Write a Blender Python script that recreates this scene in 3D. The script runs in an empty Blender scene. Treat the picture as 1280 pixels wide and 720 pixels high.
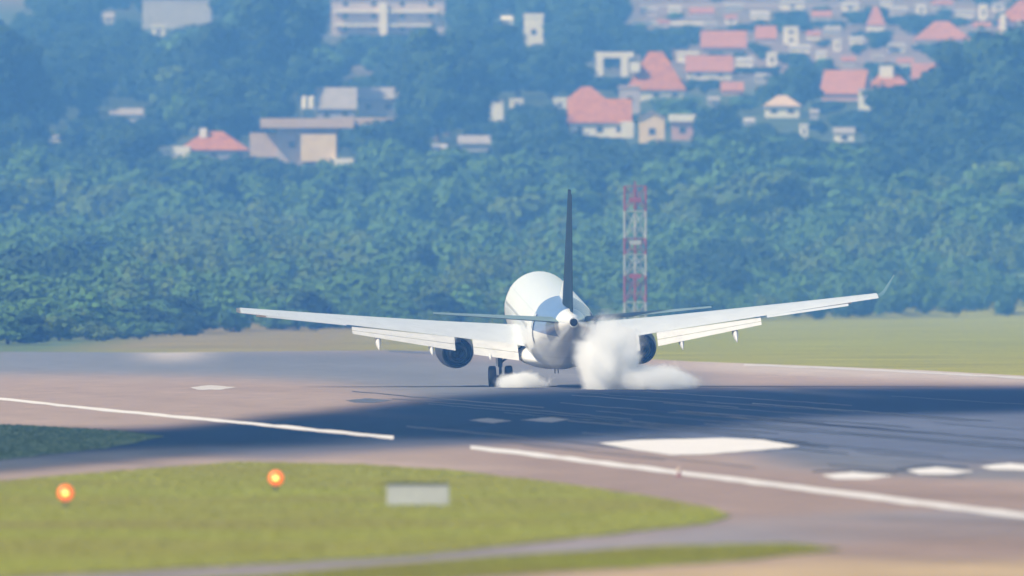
import bpy, bmesh, math, random
import numpy as np
from mathutils import Vector, Matrix

rad = math.radians
random.seed(7)
rng = np.random.default_rng(11)
S = bpy.context.scene
COL = S.collection

# ------------------------------------------------------------------ camera
F = 23300.0            # focal length in pixels of the 1280 px wide photograph
HY = 336.0             # image row of the horizon
CH = 6.2               # camera height above the airfield
cam = bpy.data.cameras.new('camera')
cam.sensor_width = 36.0
cam.lens = F / 1280 * 36.0
cam.clip_start = 5.0
cam.clip_end = 30000.0
cam.dof.use_dof = True
cam.dof.focus_distance = 985.0
cam.dof.aperture_fstop = 1.6
cam_o = bpy.data.objects.new('camera', cam)
COL.objects.link(cam_o)
cam_o.location = (0, 0, CH)
cam_o.rotation_euler = (rad(90) - math.atan((360 - HY) / F), 0, 0)
S.camera = cam_o

# ------------------------------------------------------------------ light
SUN_EL, SUN_AZ = 46.0, 241.0      # azimuth clockwise from +Y (view direction): behind and left
w = bpy.data.worlds.new('World')
S.world = w
w.use_nodes = True
nt = w.node_tree
for n in list(nt.nodes):
    nt.nodes.remove(n)
sky = nt.nodes.new('ShaderNodeTexSky')
sky.sky_type = 'NISHITA'
sky.sun_disc = False
sky.sun_elevation = rad(SUN_EL)
sky.sun_rotation = rad(SUN_AZ)
sky.air_density = 1.0
sky.dust_density = 1.0
bg = nt.nodes.new('ShaderNodeBackground')
bg.inputs['Strength'].default_value = 0.12
wo = nt.nodes.new('ShaderNodeOutputWorld')
nt.links.new(sky.outputs[0], bg.inputs['Color'])
nt.links.new(bg.outputs[0], wo.inputs['Surface'])

sun = bpy.data.lights.new('sun', 'SUN')
sun.energy = 4.6
sun.angle = rad(0.5)
sun.color = (1.0, 0.93, 0.82)
sun_o = bpy.data.objects.new('sun', sun)
COL.objects.link(sun_o)
sd = Vector((math.sin(rad(SUN_AZ)) * math.cos(rad(SUN_EL)), math.cos(rad(SUN_AZ)) * math.cos(rad(SUN_EL)), math.sin(rad(SUN_EL))))
sun_o.rotation_euler = sd.to_track_quat('Z', 'Y').to_euler()
sun_o.location = (-60, -40, 80)

S.view_settings.view_transform = 'Standard'
S.view_settings.look = 'None'
S.view_settings.exposure = 0.15
S.view_settings.gamma = 1.0
S.render.engine = 'CYCLES'
S.cycles.use_denoising = True
S.cycles.volume_bounces = 8
S.cycles.max_bounces = 10
S.cycles.diffuse_bounces = 3
S.cycles.transparent_max_bounces = 8

# ------------------------------------------------------------------ projection helpers
def gd(py):                       # distance of flat airfield ground seen at image row py
    return CH * F / (py - HY)

def G(px, py, z=0.0):             # point on the airfield
    d = gd(py)
    return ((px - 640) * d / F, d, z)

def P(px, py, d):
    return ((px - 640) * d / F, d, CH + (HY - py) * d / F)

# hillside profile: distance -> image row at which its ground is seen
EDGE = [(-300, 436), (0, 434), (130, 425), (330, 415), (560, 410), (830, 403), (1000, 399), (1280, 393), (1600, 388)]   # row of the woodland edge
_ND = [2450, 2600, 2800, 3000, 3300, 3700, 4100, 4600, 5200]
_NY = [395, 345, 262, 195, 130, 60, 5, -40, -70]
_fd = np.linspace(2450, 5200, 600)
_fz = CH + (HY - np.interp(_fd, _ND, _NY)) * _fd / F
_k = np.ones(41) / 41
_fz = np.convolve(np.pad(_fz, 20, mode='edge'), _k, mode='valid')
_fz[0] = 0
def zt(x, d):
    d = np.asarray(d, float)
    z = np.interp(d, _fd, _fz)
    z = np.where(d > 5200, _fz[-1] + (d - 5200) * 0.002, z)
    z = np.where(d < 2450, 0.0, z)
    # gentle rise from the woodland edge, which lies nearer on the left
    px = 640 + np.asarray(x, float) * F / np.maximum(d, 900)
    d0 = CH * F / (np.interp(px, [e[0] for e in EDGE], [e[1] for e in EDGE]) - HY)
    k = np.clip((d - d0) / np.maximum(2620 - d0, 60), 0, 1)
    return np.maximum(z, 4.8 * k * (d < 2700))
_fy = HY - (_fz - CH) * F / _fd
def hd(py):                       # distance at which hillside ground is seen at row py
    return float(np.interp(-py, -_fy, _fd))

# ------------------------------------------------------------------ materials
def mat(name, col, rough=0.8, metal=0.0, var=0.0, scale=1.0, col2=None, bump=0.0, emit=None, estr=0.0, vcol=False, coat=0.0, detail=4):
    m = bpy.data.materials.new(name)
    m.use_nodes = True
    t = m.node_tree
    b = t.nodes['Principled BSDF']
    b.inputs['Roughness'].default_value = rough
    b.inputs['Metallic'].default_value = metal
    if rough >= 0.7: b.inputs['Specular IOR Level'].default_value = 0.15
    if coat:
        b.inputs['Coat Weight'].default_value = coat
    base = None
    if vcol:
        a = t.nodes.new('ShaderNodeAttribute'); a.attribute_name = 'tint'
        base = a.outputs['Color']
    if var > 0 or col2 is not None or bump > 0:
        tc = t.nodes.new('ShaderNodeTexCoord')
        nz = t.nodes.new('ShaderNodeTexNoise')
        nz.inputs['Scale'].default_value = scale
        nz.inputs['Detail'].default_value = detail
        nz.inputs['Roughness'].default_value = 0.62
        t.links.new(tc.outputs['Object'], nz.inputs['Vector'])
    if var > 0 or col2 is not None:
        rp = t.nodes.new('ShaderNodeMapRange')
        rp.inputs['From Min'].default_value = 0.32
        rp.inputs['From Max'].default_value = 0.68
        t.links.new(nz.outputs['Fac'], rp.inputs['Value'])
        if vcol:
            mul = t.nodes.new('ShaderNodeMix'); mul.data_type = 'RGBA'; mul.blend_type = 'MULTIPLY'
            mul.inputs['Factor'].default_value = 1.0
            mp = t.nodes.new('ShaderNodeMapRange')
            mp.inputs['To Min'].default_value = 1 - var
            mp.inputs['To Max'].default_value = 1 + var
            t.links.new(rp.outputs[0], mp.inputs['Value'])
            t.links.new(base, mul.inputs['A'])
            t.links.new(mp.outputs[0], mul.inputs['B'])
            base = mul.outputs['Result']
        else:
            mx = t.nodes.new('ShaderNodeMix'); mx.data_type = 'RGBA'
            c2 = col2 if col2 is not None else tuple(c * (1 - var) for c in col)
            mx.inputs['A'].default_value = (*col, 1)
            mx.inputs['B'].default_value = (*c2, 1)
            t.links.new(rp.outputs[0], mx.inputs['Factor'])
            base = mx.outputs['Result']
    if base is not None:
        t.links.new(base, b.inputs['Base Color'])
    else:
        b.inputs['Base Color'].default_value = (*col, 1)
    if bump > 0:
        bp = t.nodes.new('ShaderNodeBump')
        bp.inputs['Strength'].default_value = bump
        t.links.new(nz.outputs['Fac'], bp.inputs['Height'])
        t.links.new(bp.outputs[0], b.inputs['Normal'])
    if emit:
        b.inputs['Emission Color'].default_value = (*emit, 1)
        b.inputs['Emission Strength'].default_value = estr
    return m

def leaf_mat(name, c1, c2):
    m = mat(name, c1, rough=0.75, col2=c2, scale=0.35, detail=3)
    t = m.node_tree
    b = t.nodes['Principled BSDF']
    oi = t.nodes.new('ShaderNodeObjectInfo')
    hs = t.nodes.new('ShaderNodeHueSaturation')
    mp = t.nodes.new('ShaderNodeMapRange')
    mp.inputs['To Min'].default_value = 0.8
    mp.inputs['To Max'].default_value = 1.2
    t.links.new(oi.outputs['Random'], mp.inputs['Value'])
    t.links.new(mp.outputs[0], hs.inputs['Value'])
    src = b.inputs['Base Color'].links[0].from_socket
    t.links.new(src, hs.inputs['Color'])
    t.links.new(hs.outputs[0], b.inputs['Base Color'])
    return m

M = {}
M['white'] = mat('aircraft_white_paint', (0.80, 0.81, 0.82), 0.32, var=0.07, scale=0.8, coat=0.3)
M['wing'] = mat('wing_grey_paint', (0.62, 0.65, 0.68), 0.36, var=0.12, scale=1.3, coat=0.2)
M['flap'] = mat('flap_paint', (0.66, 0.66, 0.66), 0.4, var=0.15, scale=2.0)
M['navy'] = mat('navy_paint', (0.010, 0.032, 0.055), 0.7, var=0.2, scale=0.9)
M['teal'] = mat('stabiliser_paint', (0.18, 0.27, 0.31), 0.7, var=0.2, scale=1.0)
M['dark'] = mat('dark_metal', (0.03, 0.035, 0.045), 0.45, 0.6, var=0.3, scale=4)
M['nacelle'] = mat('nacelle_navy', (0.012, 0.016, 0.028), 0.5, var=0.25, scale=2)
M['soot'] = mat('exhaust_soot', (0.012, 0.012, 0.014), 0.8, var=0.3, scale=6)
M['metal'] = mat('bare_metal', (0.55, 0.56, 0.58), 0.3, 0.9, var=0.15, scale=5)
M['tyre'] = mat('tyre_rubber', (0.018, 0.018, 0.02), 0.85, var=0.3, scale=8)
M['glass'] = mat('cabin_glass', (0.48, 0.51, 0.55), 0.2)
M['winglet'] = mat('winglet_blue_grey', (0.07, 0.15, 0.17), 0.35, var=0.1, scale=2)
M['grass'] = mat('airfield_grass', (0.272, 0.292, 0.022), 0.95, col2=(0.235, 0.205, 0.035), scale=0.07, bump=0.2)
M['blade'] = mat('grass_blades', (0.282, 0.302, 0.022), 0.9, col2=(0.245, 0.215, 0.035), scale=0.07)
M['darkgrass'] = mat('dark_green_grass', (0.03, 0.06, 0.035), 0.95, col2=(0.05, 0.08, 0.035), scale=0.4)  # darker green than the other lawns
M['ground'] = mat('ground_cover', (0.2, 0.2, 0.08), 0.95, var=0.25, scale=0.06, vcol=True)
M['pave'] = mat('pavement', (0.3, 0.3, 0.3), 0.9, var=0.22, scale=0.45, vcol=True, detail=10)
M['pave'].node_tree.nodes['Principled BSDF'].inputs['Specular IOR Level'].default_value = 0.0
M['paint'] = mat('marking_paint', (0.78, 0.74, 0.70), 0.75, col2=(0.60, 0.55, 0.52), scale=0.55, detail=8)
M['oldpaint'] = mat('worn_marking_paint', (0.14, 0.15, 0.18), 0.8, col2=(0.05, 0.06, 0.08), scale=0.7)
M['fadedpaint'] = mat('faded_marking_paint', (0.60, 0.56, 0.53), 0.8, col2=(0.42, 0.38, 0.36), scale=0.5, detail=8)
M['tar'] = mat('crack_sealant', (0.03, 0.03, 0.035), 0.6, var=0.3, scale=2)
M['scuff'] = mat('rubber_scuff', (0.06, 0.065, 0.08), 0.8, var=0.4, scale=1.0)
M['mastred'] = mat('mast_red', (0.30, 0.06, 0.09), 0.55, var=0.2, scale=2)
M['mastwhite'] = mat('mast_white', (0.38, 0.40, 0.43), 0.5, var=0.1, scale=2)
M['sign'] = mat('sign_panel', (0.56, 0.56, 0.58), 0.6, col2=(0.48, 0.48, 0.5), scale=2.0)
M['signframe'] = mat('sign_frame', (0.05, 0.05, 0.06), 0.6, var=0.2, scale=4)
M['galv'] = mat('galvanised_steel', (0.6, 0.61, 0.63), 0.45, 0.5, var=0.15, scale=4)
M['amber'] = mat('amber_halo_lens', (0.8, 0.2, 0.03), 0.3, emit=(1.0, 0.13, 0.012), estr=1.1)
M['lampcore'] = mat('lamp_core', (1, 0.8, 0.4), 0.3, emit=(1.0, 0.38, 0.07), estr=4.5)
M['bark'] = mat('bark', (0.10, 0.075, 0.055), 0.9, col2=(0.16, 0.13, 0.10), scale=1.5)
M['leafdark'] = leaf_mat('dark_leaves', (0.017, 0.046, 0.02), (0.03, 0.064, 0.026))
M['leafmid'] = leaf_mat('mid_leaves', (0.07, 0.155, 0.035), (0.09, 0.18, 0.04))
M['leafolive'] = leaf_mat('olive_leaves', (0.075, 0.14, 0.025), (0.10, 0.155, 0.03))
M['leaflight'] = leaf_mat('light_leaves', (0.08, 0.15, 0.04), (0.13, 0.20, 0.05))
M['tile'] = mat('terracotta_roof', (0.45, 0.19, 0.05), 0.85, col2=(0.28, 0.10, 0.035), scale=0.8)
M['tilepink'] = mat('faded_tile_roof', (0.42, 0.19, 0.10), 0.85, col2=(0.30, 0.13, 0.08), scale=0.8)
M['tilegrey'] = mat('grey_roof', (0.34, 0.32, 0.33), 0.85, col2=(0.26, 0.25, 0.27), scale=0.8)
M['tilebeige'] = mat('beige_roof', (0.55, 0.43, 0.34), 0.85, col2=(0.45, 0.34, 0.28), scale=0.8)
M['wallwhite'] = mat('white_render', (0.80, 0.78, 0.74), 0.9, col2=(0.68, 0.65, 0.62), scale=0.5)
M['wallcream'] = mat('cream_render', (0.78, 0.62, 0.40), 0.9, col2=(0.66, 0.52, 0.36), scale=0.5)
M['wallpink'] = mat('pink_render', (0.55, 0.34, 0.30), 0.9, col2=(0.46, 0.28, 0.26), scale=0.5)
M['wallgrey'] = mat('grey_render', (0.45, 0.44, 0.46), 0.9, col2=(0.36, 0.35, 0.38), scale=0.5)
M['walllilac'] = mat('pale_lilac_render', (0.50, 0.44, 0.45), 0.9, col2=(0.40, 0.35, 0.37), scale=0.5)
M['pane'] = mat('window_pane', (0.03, 0.04, 0.05), 0.1)

# ------------------------------------------------------------------ object helpers
def mesh_obj(name, verts, faces, material=None, parent=None, smooth=False, sharp=None):
    me = bpy.data.meshes.new(name)
    me.from_pydata([tuple(v) for v in verts], [], faces)
    return link_mesh(name, me, material, parent, smooth, sharp)

def link_mesh(name, me, material=None, parent=None, smooth=False, sharp=None):
    if material is not None:
        for mm in (material if isinstance(material, (list, tuple)) else [material]):
            me.materials.append(mm)
    if smooth:
        me.polygons.foreach_set('use_smooth', [True] * len(me.polygons))
        if sharp:
            me.set_sharp_from_angle(angle=rad(sharp))
    o = bpy.data.objects.new(name, me)
    COL.objects.link(o)
    if parent is not None:
        o.parent = parent
    return o

def tag(o, label=None, cat=None, group=None, kind=None):
    if label: o['label'] = label
    if cat: o['category'] = cat
    if group: o['group'] = group
    if kind: o['kind'] = kind
    return o

def empty(name, loc, label, cat, group=None, rot=(0, 0, 0)):
    o = bpy.data.objects.new(name, None)
    COL.objects.link(o)
    o.location = loc
    o.rotation_euler = rot
    return tag(o, label, cat, group)

class MB:
    """collects shapes into one mesh"""
    def __init__(s): s.v, s.f = [], []
    def add(s, v, f):
        k = len(s.v); s.v += [tuple(p) for p in v]; s.f += [tuple(i + k for i in q) for q in f]; return s
    def box(s, x0, x1, y0, y1, z0, z1):
        v = [(x0, y0, z0), (x1, y0, z0), (x1, y1, z0), (x0, y1, z0), (x0, y0, z1), (x1, y0, z1), (x1, y1, z1), (x0, y1, z1)]
        return s.add(v, [(0, 3, 2, 1), (4, 5, 6, 7), (0, 1, 5, 4), (1, 2, 6, 5), (2, 3, 7, 6), (3, 0, 4, 7)])
    def tube(s, a, b, r0, r1=None, n=8):
        a, b = Vector(a), Vector(b)
        r1 = r0 if r1 is None else r1
        q = (b - a).to_track_quat('Z', 'Y')
        v = []
        for p, r in ((a, r0), (b, r1)):
            for i in range(n):
                t = 2 * math.pi * i / n
                v.append(p + q @ Vector((r * math.cos(t), r * math.sin(t), 0)))
        f = [(i, (i + 1) % n, n + (i + 1) % n, n + i) for i in range(n)]
        f += [tuple(range(n - 1, -1, -1)), tuple(range(n, 2 * n))]
        return s.add(v, f)
    def rings(s, rings, cap=True):
        n = len(rings[0]); v = [p for r in rings for p in r]; f = []
        for k in range(len(rings) - 1):
            for i in range(n):
                j = (i + 1) % n
                f.append((k * n + i, k * n + j, (k + 1) * n + j, (k + 1) * n + i))
        if cap:
            f.append(tuple(range(n - 1, -1, -1)))
            f.append(tuple((len(rings) - 1) * n + i for i in range(n)))
        return s.add(v, f)
    def build(s, name, material, parent=None, smooth=False, sharp=None):
        return mesh_obj(name, s.v, s.f, material, parent, smooth, sharp)

def pip(px, py, poly):
    """points in polygon, vectorised"""
    inside = np.zeros(px.shape, bool)
    n = len(poly)
    for i in range(n):
        x0, y0 = poly[i]; x1, y1 = poly[(i + 1) % n]
        if y0 == y1: continue
        c = ((y0 > py) != (y1 > py)) & (px < (x1 - x0) * (py - y0) / (y1 - y0) + x0)
        inside ^= c
    return inside

# ------------------------------------------------------------------ setting: ground
def build_ground():
    xs = np.concatenate([np.linspace(-2400, -320, 14), np.linspace(-300, 300, 90), np.linspace(320, 2400, 14)])
    ys = np.concatenate([np.linspace(-200, 300, 5), np.linspace(340, 2440, 60), np.linspace(2450, 5300, 140), np.linspace(5400, 8600, 16)])
    X, Y = np.meshgrid(xs, ys)
    Z = zt(X, Y)
    nx, ny = len(xs), len(ys)
    # ground cover tints: olive meadow on the airfield, woodland floor, pinkish dry soil in the town
    px = 640 + X * F / np.maximum(Y, 200)
    col = np.zeros((ny, nx, 3))
    col[:] = (0.26, 0.245, 0.018)
    n1 = np.sin(X * 0.11 + Y * 0.013) * np.sin(Y * 0.021 + X * 0.05)
    k = np.clip((Y - 1150) / 350, 0, 1)[..., None]
    dry = np.array((0.22, 0.175, 0.055)); ol = np.array((0.23, 0.235, 0.012))
    lf = np.clip((620 - px) / 200, 0, 1)[..., None]
    col = col * (1 - k) + k * (dry * lf + ol * (1 - lf))
    wood = np.array((0.06, 0.085, 0.035))
    gl = (np.clip((160 - px) / 60, 0, 1) * np.clip((Y - 1300) / 60, 0, 1))[..., None]
    col = col * (1 - gl) + np.array((0.10, 0.14, 0.04)) * gl
    kk = np.clip((Y - 2500) / 60, 0, 1)[..., None]
    col = col * (1 - kk) + wood * kk
    soil = np.array((0.22, 0.165, 0.16))
    town = np.clip((Y - 3350) / 200, 0, 1) * np.clip((px - 700) / 120, 0, 1)
    town = np.maximum(town, np.clip((Y - 3300) / 200, 0, 1) * np.clip(1 - np.abs(px - 480) / 110, 0, 1) * 0.7)
    town = np.maximum(town, np.clip((Y - 4000) / 200, 0, 1) * 0.8)
    town = (town * (0.8 + 0.2 * n1))[..., None]
    col = col * (1 - town) + soil * town
    v = np.stack([X, Y, Z], -1).reshape(-1, 3)
    idx = np.arange(nx * ny).reshape(ny, nx)
    f = np.stack([idx[:-1, :-1], idx[:-1, 1:], idx[1:, 1:], idx[1:, :-1]], -1).reshape(-1, 4)
    o = mesh_obj('ground', v, f.tolist(), M['ground'], smooth=True)
    a = o.data.color_attributes.new('tint', 'FLOAT_COLOR', 'POINT')
    a.data.foreach_set('color', np.concatenate([col.reshape(-1, 3), np.ones((nx * ny, 1))], 1).astype(np.float32).ravel())
    tag(o, 'olive airfield meadow rising to a wooded hillside', kind='structure')
build_ground()

# ------------------------------------------------------------------ setting: runway
FAR = [(-700, 436), (-300, 438), (0, 440), (200, 441), (480, 438), (640, 440), (860, 452), (1000, 457), (1150, 463), (1280, 470), (1900, 510)]
def build_runway():
    cols = np.arange(-700, 1901, 8.0)
    nr = 230
    t = np.linspace(0, 1, nr)
    fy = np.interp(cols, [p[0] for p in FAR], [p[1] for p in FAR])
    PY = fy[None, :] + (790 - fy[None, :]) * t[:, None]
    PX = np.broadcast_to(cols[None, :], PY.shape).copy()
    # surfaces (albedo) as soft edged areas of older / newer / dark blue pavement
    pink = np.array((0.325, 0.247, 0.21)); grey = np.array((0.17, 0.18, 0.205)); darkblue = np.array((0.011, 0.023, 0.050))
    brown = np.array((0.275, 0.20, 0.17)); path = np.array((0.25, 0.23, 0.245)); pale = np.array((0.5, 0.44, 0.40)); tan = np.array((0.45, 0.33, 0.2))
    mid = np.array((0.10, 0.115, 0.16))
    C = np.zeros(PY.shape + (3,)); C[:] = pink
    C *= 1.0
    def blur(m, a, b):
        for ax, n in ((0, a), (1, b)):
            if n < 1: continue
            k = np.ones(2 * n + 1) / (2 * n + 1)
            for _ in range(2):
                m = np.apply_along_axis(lambda r: np.convolve(np.pad(r, n, mode='edge'), k, mode='valid'), ax, m)
        return m
    def area(poly, col, a=2, b=3, amt=1.0):
        nonlocal C
        m = blur(pip(PX, PY, poly).astype(float), a, b)[..., None] * amt
        C = C * (1 - m) + col * m
    # right foreground pavement
    area([(560, 560), (1900, 650), (1900, 800), (300, 800), (0, 720), (700, 640)], brown, 3, 6, 0.75)
    # grey far left taxi surface and runway body
    area([(-700, 430), (0, 436), (300, 440), (520, 442), (640, 462), (660, 500), (520, 500), (420, 478), (250, 470), (0, 468), (-700, 462)], grey, 3, 6)
    area([(150, 445), (560, 436), (640, 446), (560, 452), (300, 462)], grey * 0.8, 2, 6, 0.6)
    area([(180, 425), (255, 425), (250, 452), (185, 450)], pale, 3, 3, 0.8)
    area([(560, 450), (760, 452), (880, 468), (880, 492), (560, 492)], grey, 3, 4, 0.9)
    # right hand grey-blue runway
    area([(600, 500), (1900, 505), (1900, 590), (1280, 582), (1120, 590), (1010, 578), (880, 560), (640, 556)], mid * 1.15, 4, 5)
    area([(1000, 560), (1200, 585), (1900, 590), (1900, 606), (1200, 602), (960, 585)], grey * 0.9, 3, 6, 0.8)
    # dark blue band crossing the pavement
    area([(-700, 552), (-100, 540), (200, 535), (400, 514), (560, 494), (720, 487), (1000, 484), (1900, 482), (1900, 512), (1280, 516), (1000, 523), (880, 538), (700, 551), (560, 556), (330, 566), (120, 580), (-100, 600), (-700, 660)], darkblue, 2, 4)
    area([(640, 500), (700, 488), (1900, 484), (1900, 506), (1000, 514), (640, 530)], darkblue * 0.75, 3, 6, 0.7)
    area([(-700, 610), (-100, 580), (150, 565), (300, 558), (200, 570), (-100, 596), (-700, 650)], grey, 2, 6, 0.6)
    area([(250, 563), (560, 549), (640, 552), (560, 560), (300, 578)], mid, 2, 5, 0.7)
    # narrow taxi path between the lawns
    area([(-300, 745), (300, 709), (640, 684), (900, 655), (1100, 640), (1280, 640), (1900, 670), (1280, 672), (1000, 680), (640, 700), (300, 722), (-300, 770)], path, 2, 6, 0.9)
    area([(940, 650), (1300, 652), (1900, 660), (1900, 690), (1280, 690), (1000, 672)], brown * 0.8, 2, 8, 0.6)
    area([(700, 716), (900, 706), (1900, 700), (1900, 800), (500, 800)], tan, 3, 8, 0.9)
    # far right pale shoulder
    area([(860, 452), (1280, 466), (1900, 500), (1900, 490), (1280, 478), (1000, 470), (860, 462)], pale, 2, 5, 0.6)
    # streaks of wear
    for i in range(60):
        y = rng.uniform(445, 760); x = rng.uniform(-300, 1600); L = rng.uniform(60, 380); h = rng.uniform(1.2, 4) * (y - 336) / 180
        s = rng.uniform(0.02, 0.10)
        area([(x - L, y - L * s), (x, y - h), (x + L, y + L * s), (x, y + h)], rng.choice([0.6, 1.35]) * np.array(C[np.clip(int((y - 440) / 1.5), 0, nr - 1), np.clip(int((x + 700) / 8), 0, len(cols) - 1)]), 1, 3, 0.35)
    D = CH * F / (PY - HY)
    V = np.stack([(PX - 640) * D / F, D, np.full(PX.shape, 0.02)], -1)
    ny, nx = PX.shape
    idx = np.arange(nx * ny).reshape(ny, nx)
    f = np.stack([idx[1:, :-1], idx[1:, 1:], idx[:-1, 1:], idx[:-1, :-1]], -1).reshape(-1, 4)
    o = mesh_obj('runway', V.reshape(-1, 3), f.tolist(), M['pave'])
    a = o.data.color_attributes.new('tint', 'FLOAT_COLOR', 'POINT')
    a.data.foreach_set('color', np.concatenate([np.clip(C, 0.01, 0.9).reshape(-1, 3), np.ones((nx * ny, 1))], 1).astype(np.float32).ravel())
    tag(o, 'tyre streaked grey and pink runway pavement', kind='structure')
    return o
runway = build_runway()

def marking(name, poly, m, z=0.03, sub=6, rough=0.4):
    """painted sheet from an outline on the ground, with slightly ragged edges"""
    pts = []
    n = len(poly)
    for i in range(n):
        a, b = np.array(poly[i]), np.array(poly[(i + 1) % n])
        for k in range(sub):
            p = a + (b - a) * k / sub
            if k: p = p + rng.normal(0, rough, 2) * (1, 0.4)
            pts.append(G(p[0], p[1], z))
    bm = bmesh.new()
    fs = bm.faces.new([bm.verts.new(p) for p in pts])
    bmesh.ops.triangulate(bm, faces=[fs])
    bmesh.ops.recalc_face_normals(bm, faces=bm.faces)
    for ff in bm.faces:
        if ff.normal.z < 0: ff.normal_flip()
    me = bpy.data.meshes.new(name); bm.to_mesh(me); bm.free()
    return link_mesh(name, me, m, runway)

def line(name, pts, w, m, z=0.03, step=14):
    L, R = [], []
    for i in range(len(pts) - 1):
        a, b = np.array(pts[i]), np.array(pts[i + 1])
        n = max(2, int(abs(b[0] - a[0]) / step))
        for k in range(n + (i == len(pts) - 2)):
            p = a + (b - a) * k / n
            ww = w * (p[1] - HY) / 250 * (1 + rng.normal(0, 0.10))
            wob = rng.normal(0, 0.25)
            L.append(G(p[0], p[1] - ww + wob, z)); R.append(G(p[0], p[1] + ww + wob, z))
    n = len(L)
    return mesh_obj(name, L + R, [(i + n, i + n + 1, i + 1, i) for i in range(n - 1)], m, runway)

line('edge_line', [(-420, 458), (0, 499), (130, 513), (300, 529), (400, 539), (492, 548)], 2.4, M['paint'])
line('edge_line', [(588, 560), (700, 573), (850, 592), (1000, 611), (1150, 630), (1280, 646), (1700, 702)], 2.6, M['paint'])
line('edge_line', [(930, 456), (1130, 465), (1280, 473), (1800, 503)], 2.2, M['fadedpaint'])
line('edge_line', [(486, 439.2), (556, 442.5)], 2.2, M['oldpaint'])
marking('aiming_marking', [(748, 555), (800, 551), (905, 548.5), (955, 551), (1000, 559), (960, 563), (880, 569), (840, 570), (790, 563)], M['paint'], z=0.034)
marking('touchdown_marking', [(1026, 595), (1065, 591), (1118, 596), (1085, 600), (1045, 600)], M['paint'])
marking('touchdown_marking', [(1133, 589), (1170, 585), (1217, 590), (1190, 594), (1150, 594)], M['paint'])
marking('touchdown_marking', [(1224, 584), (1262, 580), (1310, 585), (1280, 589), (1240, 588)], M['paint'])
marking('touchdown_marking', [(238, 485), (262, 482), (296, 484.5), (275, 488), (248, 488)], M['fadedpaint'])
marking('touchdown_marking', [(432, 501), (460, 498.5), (492, 501), (470, 504), (442, 504)], M['oldpaint'])
marking('touchdown_marking', [(585, 526), (610, 523.5), (640, 527), (615, 530)], M['oldpaint'])
marking('touchdown_marking', [(650, 526), (690, 522), (712, 525), (690, 529)], M['oldpaint'])
line('sealed_crack', [(955, 550), (990, 556), (1035, 560)], 0.9, M['tar'], z=0.038)
line('sealed_crack', [(1015, 590), (1060, 589), (1120, 592)], 0.7, M['tar'], z=0.036)
line('sealed_crack', [(1120, 588), (1160, 583), (1210, 585)], 0.7, M['tar'], z=0.036)

# tyre marks along the runway axis, crossing the paint
for (x_, y_, L_) in [(700, 520, 330), (640, 512, 300), (860, 540, 300), (930, 556, 260), (760, 528, 260), (1000, 530, 330), (1060, 560, 240), (1120, 590, 170), (1180, 575, 220), (560, 500, 240), (1090, 516, 300)] + [(rng.uniform(620, 1280), rng.uniform(492, 572), rng.uniform(120, 380)) for _ in range(22)]:
    sl_ = (y_ - HY) / (x_ + 1400)
    line('tyre_mark', [(x_ - L_ / 2, y_ - sl_ * L_ / 2), (x_, y_ + rng.normal(0, 0.5)), (x_ + L_ / 2, y_ + sl_ * L_ / 2)], rng.uniform(0.25, 0.9), M['scuff'] if rng.uniform() < 0.7 else M['tar'], z=0.028)

# ------------------------------------------------------------------ setting: lawns
LAWN1 = [(-420, 640), (0, 603), (150, 590), (300, 579), (450, 582), (560, 589), (700, 606), (820, 624), (890, 637), (913, 647), (880, 656), (760, 670), (640, 683), (520, 696), (330, 707), (220, 713), (60, 722), (-420, 760)]
LAWN2 = [(60, 735), (330, 722), (450, 711), (640, 697), (840, 685), (990, 682), (1050, 689), (940, 701), (790, 711), (640, 720), (400, 740), (100, 760)]
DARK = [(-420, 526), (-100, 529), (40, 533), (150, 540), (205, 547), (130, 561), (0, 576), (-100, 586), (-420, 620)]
def lawn(name, poly, m, thick, label):
    pts = []
    n = len(poly)
    for i in range(n):
        a, b = np.array(poly[i]), np.array(poly[(i + 1) % n])
        sub = max(2, int(np.hypot(*(b - a)) / 12))
        for k in range(sub):
            p = a + (b - a) * k / sub + rng.normal(0, 0.35, 2)
            pts.append(G(p[0], p[1], 0))
    bm = bmesh.new()
    top = [bm.verts.new((p[0], p[1], thick)) for p in pts]
    bot = [bm.verts.new((p[0], p[1], 0.015)) for p in pts]
    fs = bm.faces.new(top)
    for i in range(len(pts)):
        j = (i + 1) % len(pts)
        bm.faces.new((top[i], bot[i], bot[j], top[j]))
    bmesh.ops.triangulate(bm, faces=[fs])
    bmesh.ops.recalc_face_normals(bm, faces=bm.faces)
    me = bpy.data.meshes.new(name); bm.to_mesh(me); bm.free()
    return tag(link_mesh(name, me, m), label, kind='structure')
lawn('lawn', LAWN1, M['grass'], 0.05, 'yellow green lawn in front of the runway')
lawn('lawn', LAWN2, M['grass'], 0.05, 'narrow green lawn strip at the bottom edge')
lawn('lawn', DARK, M['darkgrass'], 0.04, 'dark green grass patch left of the runway band')

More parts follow.
